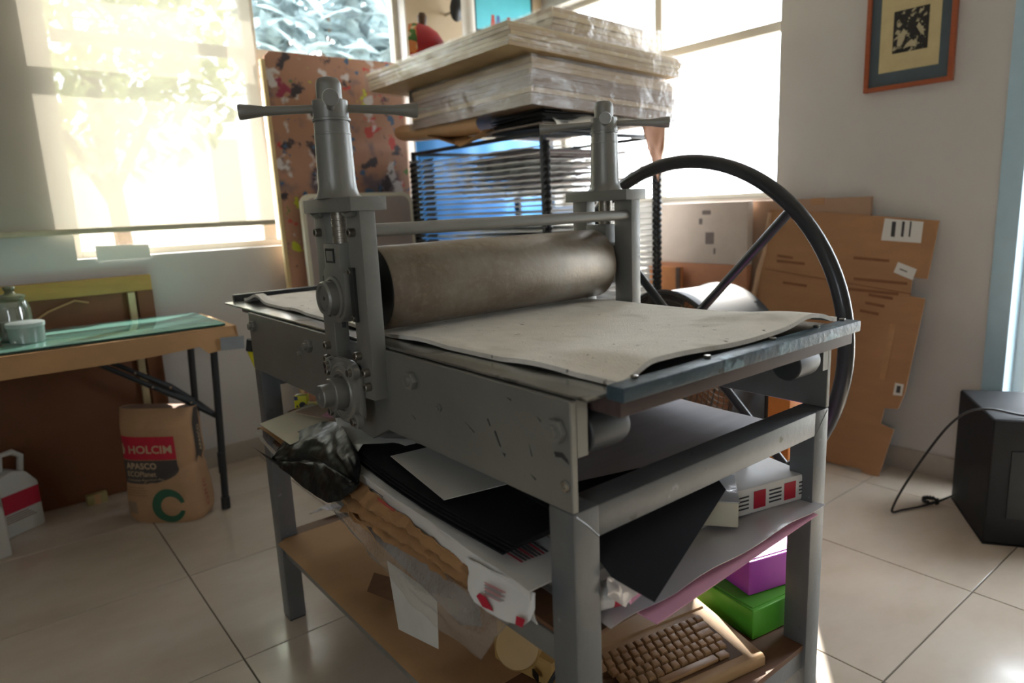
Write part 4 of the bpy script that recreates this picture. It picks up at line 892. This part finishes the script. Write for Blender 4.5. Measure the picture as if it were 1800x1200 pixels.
package('small plastic-wrapped bundle topmost on the packages near the window', 1.68, 2.38, -.12, .45, 1.93, 2.05, 5, [M_wood1, M_wood3], math.radians(2.5), 8)
tag(MB().grid(lambda u, v: (1.45 + .2 * u, -.02 + .40 * v, 1.945 + .03 * math.sin(PI * u) - .02 * u), 8, 8).build('grey_wrapped_bundle', mat('dark_grey_wrap', '5C5650', .7, var=.2), solid=.03), 'dark grey bundle between the pale package and the topmost one', 'bundle')
# loose sheets between rack and packages
def curl(u, v):
    # kraft sheet folded back over itself: a half roll open towards the rack
    y = .93 - .75 * v; t = PI * min(1, max(0, (u - .3) / .4)); rz = .040 + .006 * v; zc = 1.63 - .035 * v
    x = 1.53 - .065 * math.sin(t) + (.0 if .3 < u < .7 else .25 * (abs(u - .5) - .2))
    return (x, y, zc - rz * math.cos(t))
tag(MB().grid(curl, 16, 16).build('curled_kraft_sheet', mat('tan_kraft_sheet', 'C29B72', .7, var=.05), solid=.0015), 'large tan kraft sheet with a rolled-over edge below the packages', 'kraft paper')
tag(poly('kraft_tip', [(1.47, .62, 1.585), (1.455, .30, 1.50), (1.46, .12, 1.555), (1.60, .12, 1.57), (1.60, .62, 1.58)], mat('ochre_paper', 'AE8452', .7), th=.0015), 'pointed ochre paper corner hanging over the rack shelves', 'paper')
BB = thing('black_sheet_bundle', 'bundle of black sheets between the kraft roll and the bent white sheet', 'sheets', (0, 0, 0))
for k in range(9):
    z = 1.535 + k * .0088; e = .012 * math.sin(k * 1.9)
    MB().grid(lambda u, v: (1.53 + e + .45 * u, .15 - .36 * v, z + .004 * math.sin(5 * v + k)), 4, 10).build('black_sheet', mat('black_sheet_paper', '171615', .7, var=.2, scale=20, spec=.25), BB, solid=.0042)
tag(MB().grid(lambda u, v: (1.585 + .30 * u, -.235 + .018 * math.sin(7 * u) + .16 * v * v, 1.63 - .10 * (1 - v) * (1 - .15 * u)), 22, 8).build('white_rolled_sheet', mat('bright_white_sheet', 'D9D6CB', .7, var=.03), solid=.0012), 'white sheet bent over the rack front beside the black bundle', 'sheet')
tag(MB().grid(lambda u, v: (1.87 + .27 * u, -.245 + .014 * math.sin(8 * u + 1) + .14 * v * v, 1.625 - (.095 - .05 * u) * (1 - v)), 18, 8).build('white_pointed_sheet', MATS['bright_white_sheet'], solid=.0012), 'white pointed sheet next to the far pressure screw', 'sheet')
tag(poly('brown_paper_hanging', [(2.10, -.225, 1.625), (2.30, -.225, 1.625), (2.28, -.228, 1.46), (2.235, -.23, 1.30), (2.18, -.23, 1.42), (2.13, -.228, 1.52)], mat('warm_brown_paper', 'A87758', .75, var=.1), th=.002, cuts=3, wob=.012, wsc=12, seed=3, smooth=True), 'brown paper hanging down at the right corner of the rack', 'paper')
tag(poly('grey_paper_edges', [(1.50, .30, 1.548), (1.50, -.16, 1.548), (1.52, -.215, 1.552), (2.05, -.215, 1.552), (2.05, .30, 1.55)], mat('grey_paper', '8C8279', .7, var=.1), th=.004), 'grey sheets lying on the top of the drying rack', 'sheets')
tag(sheet('mint_sheet', [(1.44, .77, 1.717), (1.44, .49, 1.70), (1.62, .49, 1.706), (1.62, .77, 1.722)], mat('mint_paper', '8FC3A0', .7), th=.002, n=(3, 3)), 'mint green sheet below the left end of the packages', 'sheet')
tag(MB().box(1.47, 1.56, .70, .76, 1.725, 1.815).build('black_block', MATS['black_plastic'], bevel=.004), 'small black block propping up the pale package', 'block')
# ornaments on the packages
BD = thing('bird_ornament', 'red round ornament with orange and green patchwork on the packages', 'ornament', (1.455, .565, 1.912), math.radians(-35))
def patchwork():
    s = N('orange_green_patchwork'); v = s.coord('Object', (1, 1, 1))
    vo = s.new('ShaderNodeTexVoronoi'); vo.inputs['Scale'].default_value = 38; s.link(v, vo.inputs['Vector'])
    sep = s.new('ShaderNodeSeparateColor'); s.link(vo.outputs['Color'], sep.inputs[0])
    s.link(s.ramp(sep.outputs[0], [(0, srgb('D9854E')), (.4, srgb('4F7A34')), (.62, srgb('D8C49A')), (.8, srgb('C2402E'))], 'CONSTANT'), s.p.inputs['Base Color']); s.p.inputs['Roughness'].default_value = .5
    return s.m
M_ored = mat('ornament_red', 'A81E2A', .5, var=.08)
MB().lathe([(.0005, -.085), (.045, -.075), (.078, -.045), (.092, 0), (.09, .03), (.0005, .031)], (-.03, 0, .095), (-1, .05, 0), n=32).build('patchwork_half', patchwork(), BD)
MB().lathe([(.0005, -.001), (.09, 0), (.084, .05), (.060, .095), (.025, .125), (.0005, .14)], (-.03, 0, .095), (1, -.05, -.15), n=32).build('red_half', M_ored, BD)
MB().lathe([(.018, 0), (.022, .02), (.024, .04), (.016, .056), (.0005, .06)], (0, 0, .175), (.05, 0, 1), n=18).build('stalk', mat('brown_stalk', '5B4128', .6), BD)
vs = thing('white_vase', 'white cylinder standing behind the packages below the framed picture', 'vase', (1.93, .84, 1.84))
MB().lathe([(.035, 0), (.038, .004), (.037, .55), (.030, .57), (.0005, .572)], (0, 0, 0), (0, 0, 1), n=24).build('vase_body', mat('white_ceramic', 'DAD6CF', .3, var=.02), vs)
MB().box(-.05, .05, -.05, .05, -.02, 0).build('vase_base', M_wood2, vs)
ov = thing('black_oval', 'black oval paddle hanging on the wall left of the white cylinder', 'ornament', (1.908, .93, 2.258), rot=(0, math.radians(18), 0))
MB().lathe([(.0005, -.012), (.05, -.010), (.064, 0), (.05, .010), (.0005, .012)], (0, 0, .05), (0, 1, 0), n=30).build('oval_disc', mat('black_gloss', '171717', .3), ov).scale = (.8, 1, 1.2)
MB().cyl((0, .012, .05), (0, .125, .05), .008, n=10).build('hook', M_screw, ov)
pc = thing('framed_picture', 'black-framed turquoise picture on the wall above the packages', 'picture', (2.30, 1.035, 2.34))
MB().box(-.20, .26, -.012, .02, -.11, .36).build('frame', mat('black_frame', '1E1E20', .4), pc, bevel=.003)
MB().box(-.180, .24, -.014, -.012, -.09, .34).build('print', mat('turquoise_print', '4FB3C4', .5, var=.1, scale=5), pc)
for x, c in ((-.06, '9C3A32'), (.06, '8E2F2F'), (-.02, '46568A')):
    MB().prism([(x - .02, -.08), (x + .02, -.08), (x + .012, .0), (x - .008, .0)], 'y', -.0155, -.014).build('painted_figure', mat('figure_' + c, c, .6), pc)

# ================================================================== right: cartons, fan, picture, loudspeaker
M_card = mat('corrugated_card', 'A67C58', .8, var=.08, scale=4, bump=.2, bscale=9, stretch=(1, 1, 4))
M_card2 = mat('corrugated_card_dull', 'A98A73', .8, var=.08, scale=4)
M_faint = mat('faint_card_print', '80573A', .8)
def leanx(z, off=0): return 2.5 + .105 * z + off
CB = thing('flattened_carton', 'large flattened cardboard carton with white labels leaning on the right wall', 'cardboard', (0, 0, 0))
outl = [(-.60, 1.145), (-1.105, 1.105), (-1.341, 1.082), (-1.322, .85), (-1.266, .855), (-1.263, .779), (-1.322, .771), (-1.286, .378), (-1.266, .306), (-1.212, .298), (-1.203, .23), (-1.259, .215), (-1.219, .0), (-1.15, .0), (-1.145, .012), (-1.05, .006), (-.95, .006), (-.62, .28), (-.545, .66), (-.552, .70), (-.572, .86), (-.56, .88), (-.585, .93)]
poly('carton_face', [(leanx(z), y, z) for y, z in outl], M_card, th=.007, parent=CB)
def cpatch(name, pts, m, off=-.0085): return poly(name, [(leanx(z, off), y, z) for y, z in pts], m, th=.0008, parent=CB)
M_lab = mat('white_label', 'D4D3CE', .6, var=.02)
cpatch('shipping_label', [(-1.134, 1.095), (-1.285, 1.079), (-1.284, .994), (-1.128, 1.004)], M_lab)
for k, (y, w) in enumerate(((-1.165, .016), (-1.205, .010), (-1.235, .006))): cpatch('barcode', [(y, 1.082), (y - w, 1.080), (y - w, 1.018), (y, 1.020)], M_ink, -.0095)
cpatch('paper_label', [(-1.205, .916), (-1.28, .889), (-1.268, .844), (-1.192, .873)], M_lab)
cpatch('label_scribble', [(-1.215, .890), (-1.245, .879), (-1.244, .875), (-1.214, .886)], M_ink, -.0095)
cpatch('paper_label', [(-1.246, .415), (-1.28, .414), (-1.278, .365), (-1.242, .363)], M_lab)
cpatch('barcode', [(-1.255, .405), (-1.270, .405), (-1.269, .375), (-1.253, .375)], M_ink, -.0095)
for y0, y1, z in ((-.66, -.74, .925), (-.70, -.82, .80), (-1.02, -1.17, .925), (-1.03, -1.25, .835), (-1.09, -1.17, .735), (-1.07, -1.15, .70), (-.66, -.80, .90), (-1.0, -1.22, .79), (-1.1, -1.2, .77)):
    cpatch('printed_line', [(y0, z + .009), (y1, z), (y1, z - .012), (y0, z - .003)], M_faint)
cpatch('packing_tape', [(-1.20, .66), (-1.225, .66), (-1.205, .42), (-1.18, .42)], mat('shiny_tape', 'B48A64', .25))
cpatch('fold_crease', [(-.60, .865), (-1.27, .79), (-1.27, .786), (-.60, .861)], M_faint)
MB().tube([(leanx(1.13, -.010), -.602, 1.13), (leanx(.94, -.010), -.590, .94), (leanx(.86, -.010), -.570, .86), (leanx(.70, -.010), -.548, .70)], [.010, .010, .012, .012], 6).build('folded_edge', mat('pale_card_edge', 'C9A88B', .8), CB)
bkc = thing('flattened_carton', 'dull brown flattened carton standing behind the labelled one', 'cardboard', (0, 0, 0))
MB().box(2.625, 2.648, -1.065, -.22, 0, 1.188).build('carton_panel', M_card2, bkc, bevel=.004)
MB().box(2.622, 2.6255, -.86, -.80, 1.16, 1.19).build('tape', MATS['shiny_tape'], bkc)
wc = thing('white_carton', 'off-white carton with printed marks below the right window', 'cardboard', (0, 0, 0))
MB().box(2.55, 2.60, -.52, .06, .88, 1.19).build('carton_upper', mat('offwhite_carton', 'CDBFB4', .8, var=.05), wc, bevel=.004)
MB().box(2.55, 2.60, -.52, .06, 0, .88).build('carton_lower', mat('orange_brown_carton', 'B57F60', .8, var=.06), wc, bevel=.004)
for y, z, w, h in ((-.28, .98, .05, .06), (-.33, .93, .01, .03), (-.26, 1.13, .05, .02), (-.24, 1.08, .02, .03)): MB().box(2.548, 2.5505, y - w, y, z, z + h).build('printed_mark', mat('grey_carton_print', '7A6E6C', .8), wc)
of = thing('canvas_stretcher', 'small orange wooden frame standing against the off-white carton', 'frame', (2.50, -.05, 0))
M_of = mat('orange_wood', 'C08050', .6)
MB().box(0, .025, -.11, .10, 0, .86).build('frame_panel', M_of, of, bevel=.003)
MB().box(-.006, 0.0005, -.11, -.085, 0, .86).build('frame_stile', mat('dark_wood', '54433A', .6), of)
MB().box(-.006, 0.0005, -.085, .10, .835, .86).build('frame_rail', M_of, of)
# drum fan
FN = thing('drum_fan', 'large black drum fan on the floor behind the press', 'fan', (1.77, -.80, 0), math.radians(-8))
fc = Vector((0, 0, .545)); R_ = .325
M_fan = mat('fan_black_metal', '1B1C1E', .55, 0, var=.1)
MB().lathe([(R_ - .012, -.15), (R_, -.16), (R_ + .008, -.15), (R_ - .004, -.13), (R_ - .004, .13), (R_ + .008, .15), (R_, .16), (R_ - .012, .15), (R_ - .010, -.14)], fc, (-1, 0, 0), n=64).build('drum', M_fan, FN)
bpy.data.objects.remove(FN.children[-1])
dr_ = MB()
prof_ = [(R_ - .012, -.15), (R_, -.16), (R_ + .008, -.15), (R_ - .002, -.13), (R_ - .002, .13), (R_ + .008, .15), (R_, .16), (R_ - .012, .15), (R_ - .008, .12), (R_ - .008, -.12)]
n_ = 64; q_ = Vector((-1, 0, 0)).to_track_quat('Z', 'Y').to_matrix(); vs_ = []
for r, h in prof_: vs_ += [fc + q_ @ Vector((r * math.cos(2 * PI * k / n_), r * math.sin(2 * PI * k / n_), h)) for k in range(n_)]
m_ = len(prof_); dr_.add(vs_, [(i * n_ + k, i * n_ + (k + 1) % n_, ((i + 1) % m_) * n_ + (k + 1) % n_, ((i + 1) % m_) * n_ + k) for i in range(m_) for k in range(n_)])
dr_.build('drum', M_fan, FN)
gm = mat('fan_grille_wire', '5B584F', .4, .6)
for sx in (-.155, .155):
    gr = MB()
    for k in range(12): 
        r = .05 + k * .0245; gr.tube([fc + Vector((sx, r * math.cos(t), r * math.sin(t))) for t in [2 * PI * j / 36 for j in range(36)]], .0016, 4, closed=True)
    for k in range(10):
        a = 2 * PI * k / 10; gr.cyl(fc + Vector((sx, .04 * math.cos(a), .04 * math.sin(a))), fc + Vector((sx, (R_ - .005) * math.cos(a), (R_ - .005) * math.sin(a))), .0028, n=6)
    gr.build('grille', gm, FN)
    MB().cyl(fc + Vector((sx - .006, 0, 0)), fc + Vector((sx + .006, 0, 0)), .05, n=24).build('grille_badge', M_fan, FN)
MB().cyl(fc + Vector((-.05, 0, 0)), fc + Vector((.13, 0, 0)), .055, n=24).build('motor', mat('motor_grey', '4A4744', .5, .4), FN)
for k in range(3):
    a0 = 2 * PI * k / 3 + .4
    MB().grid(lambda u, v: tuple(fc + Vector((-.06 + .09 * (v - .5) , (.05 + .23 * u) * math.cos(a0 + (.55 * (v - .5)) / (.35 + .65 * u)), (.05 + .23 * u) * math.sin(a0 + (.55 * (v - .5)) / (.35 + .65 * u))))), 8, 6).build('fan_blade', mat('fan_blade_metal', '8B7A64', .35, .6), FN, solid=.002)
for sy in (-1, 1):
    MB().tube([(-.18, sy * .30, .015), (0, sy * (R_ + .03), .10), (0, sy * (R_ + .03), .545)], .012, 10).build('stand_tube', M_fan, FN)
    MB().tube([(0, sy * (R_ + .03), .10), (.18, sy * .30, .015)], .012, 10).build('stand_tube', M_fan, FN)
    MB().cyl((0, sy * (R_ - .004), .545), (0, sy * (R_ + .05), .545), .022, n=16).build('pivot_knob', M_fan, FN)
for sx in (-.18, .18): MB().cyl((sx, -.32, .012), (sx, .32, .012), .012, n=12).build('stand_foot', M_fan, FN)
tag(MB().box(1.37, 1.45, -1.43, -1.36, 0, .64).build('orange_carton', mat('orange_box', 'C6782C', .6), bevel=.004), 'slim orange carton on the floor between the press and the right wall', 'carton')
# framed print on the right wall
FR = thing('framed_print', 'framed black and white print with blue-grey mount on the right wall', 'picture', (XW - .004, -1.17, 1.615))
M_fw = mat('orange_brown_frame', '9A4F2C', .45, var=.12, scale=20, stretch=(1, 1, 8))
for y0, y1, z0, z1 in ((-.168, -.150, 0, .46), (.150, .168, 0, .46), (-.150, .150, 0, .018), (-.150, .150, .442, .46)): MB().box(-.022, 0, y0, y1, z0, z1).build('frame_bar', M_fw, FR, bevel=.002)
MB().box(-.012, -.004, -.150, .150, .018, .442).build('mount', mat('blue_grey_mount', '4A5860', .8, var=.05), FR)
MB().box(-.0135, -.012, -.113, .112, .070, .395).build('print_paper', mat('aged_print_paper', 'C3B489', .8, var=.08), FR)
def lino():
    s = N('linocut_ink'); v = s.coord('Object', (1, 1, 1)); n1 = s.noise(v, 55, 3)
    s.link(s.ramp(n1, [(.56, srgb('23211F')), (.62, srgb('B5AA8B'))]), s.p.inputs['Base Color']); s.p.inputs['Roughness'].default_value = .8; return s.m
MB().box(-.0142, -.0135, -.070, .062, .138, .298).build('linocut', lino(), FR)
M_lpap = mat('lino_white', 'B5AA8B', .8)
poly('linocut_shape', [(-.0150, .045, .165), (-.0150, .042, .20), (-.0150, .022, .228), (-.0150, .012, .215), (-.0150, .018, .185), (-.0150, .03, .162)], M_lpap, th=.0003, parent=FR)
poly('linocut_shape', [(-.0150, -.056, .185), (-.0150, -.050, .215), (-.0150, -.034, .240), (-.0150, -.025, .225), (-.0150, -.040, .20)], M_lpap, th=.0003, parent=FR)
poly('linocut_shape', [(-.0150, .02, .152), (-.0150, .008, .17), (-.0150, -.01, .182), (-.0150, -.025, .168), (-.0150, -.03, .150), (-.0150, -.005, .156)], M_lpap, th=.0003, parent=FR)
# loudspeaker and its lead
SP = thing('loudspeaker', 'black loudspeaker cabinet standing on the floor at the right edge', 'speaker', (2.150, -1.715, 0), math.radians(33))
M_sp = mat('speaker_black', '15171A', .6, var=.15, scale=60, bump=.15, bscale=260, spec=.35)
MB().prism([(.0, .004), (.385, .004), (.385, -.0), (.0, .0)], 'y', -.30, 0).build('plinth', M_sp, SP)
MB().box(0, .385, -.30, 0, .004, .448).build('cabinet', M_sp, SP, bevel=.012, seg=3)
MB().box(.02, .365, -.305, -.296, .03, .42).build('front_grille', mat('speaker_cloth', '17181A', .8), SP, bevel=.004)
MB().box(-.004, .002, -.24, -.06, .10, .34).build('back_panel', M_blk, SP, bevel=.002)
cbm = mat('black_cable', '1D1D1F', .5)
cb = thing('audio_cable', 'black cable with blue plug running from the loudspeaker over the floor', 'cable', (0, 0, 0))
def spl(pts, n=10):
    P_ = [Vector(p) for p in pts]; out = []
    for i in range(len(P_) - 1):
        a, b, c, d = P_[max(i - 1, 0)], P_[i], P_[i + 1], P_[min(i + 2, len(P_) - 1)]
        for k in range(n):
            t = k / n; out.append(.5 * ((2 * b) + (c - a) * t + (2 * a - 5 * b + 4 * c - d) * t * t + (3 * b - a - 3 * c + d) * t ** 3))
    return out + [P_[-1]]
MB().tube(spl([(2.30, -1.86, .452), (2.23, -1.775, .456), (2.17, -1.70, .475), (2.14, -1.645, .462), (2.13, -1.59, .40), (2.135, -1.52, .27), (2.15, -1.45, .12), (2.165, -1.415, .03), (2.178, -1.412, .006), (2.22, -1.428, .006), (2.29, -1.458, .006), (2.36, -1.49, .012), (2.40, -1.52, .03), (2.425, -1.555, .055)]), .0042, 8).build('lead', cbm, cb)
MB().tube([(2.355 + .026 * math.cos(t), -1.475 + .026 * math.sin(t), .012 + .006 * (k % 3)) for k, t in enumerate([2 * PI * j * 2.5 / 40 for j in range(41)])], .004, 6).build('coiled_lead', cbm, cb)
MB().cyl((2.420, -1.548, .05), (2.442, -1.580, .066), .010, n=14).build('blue_plug', mat('blue_plug', '2F4C9A', .4), cb)
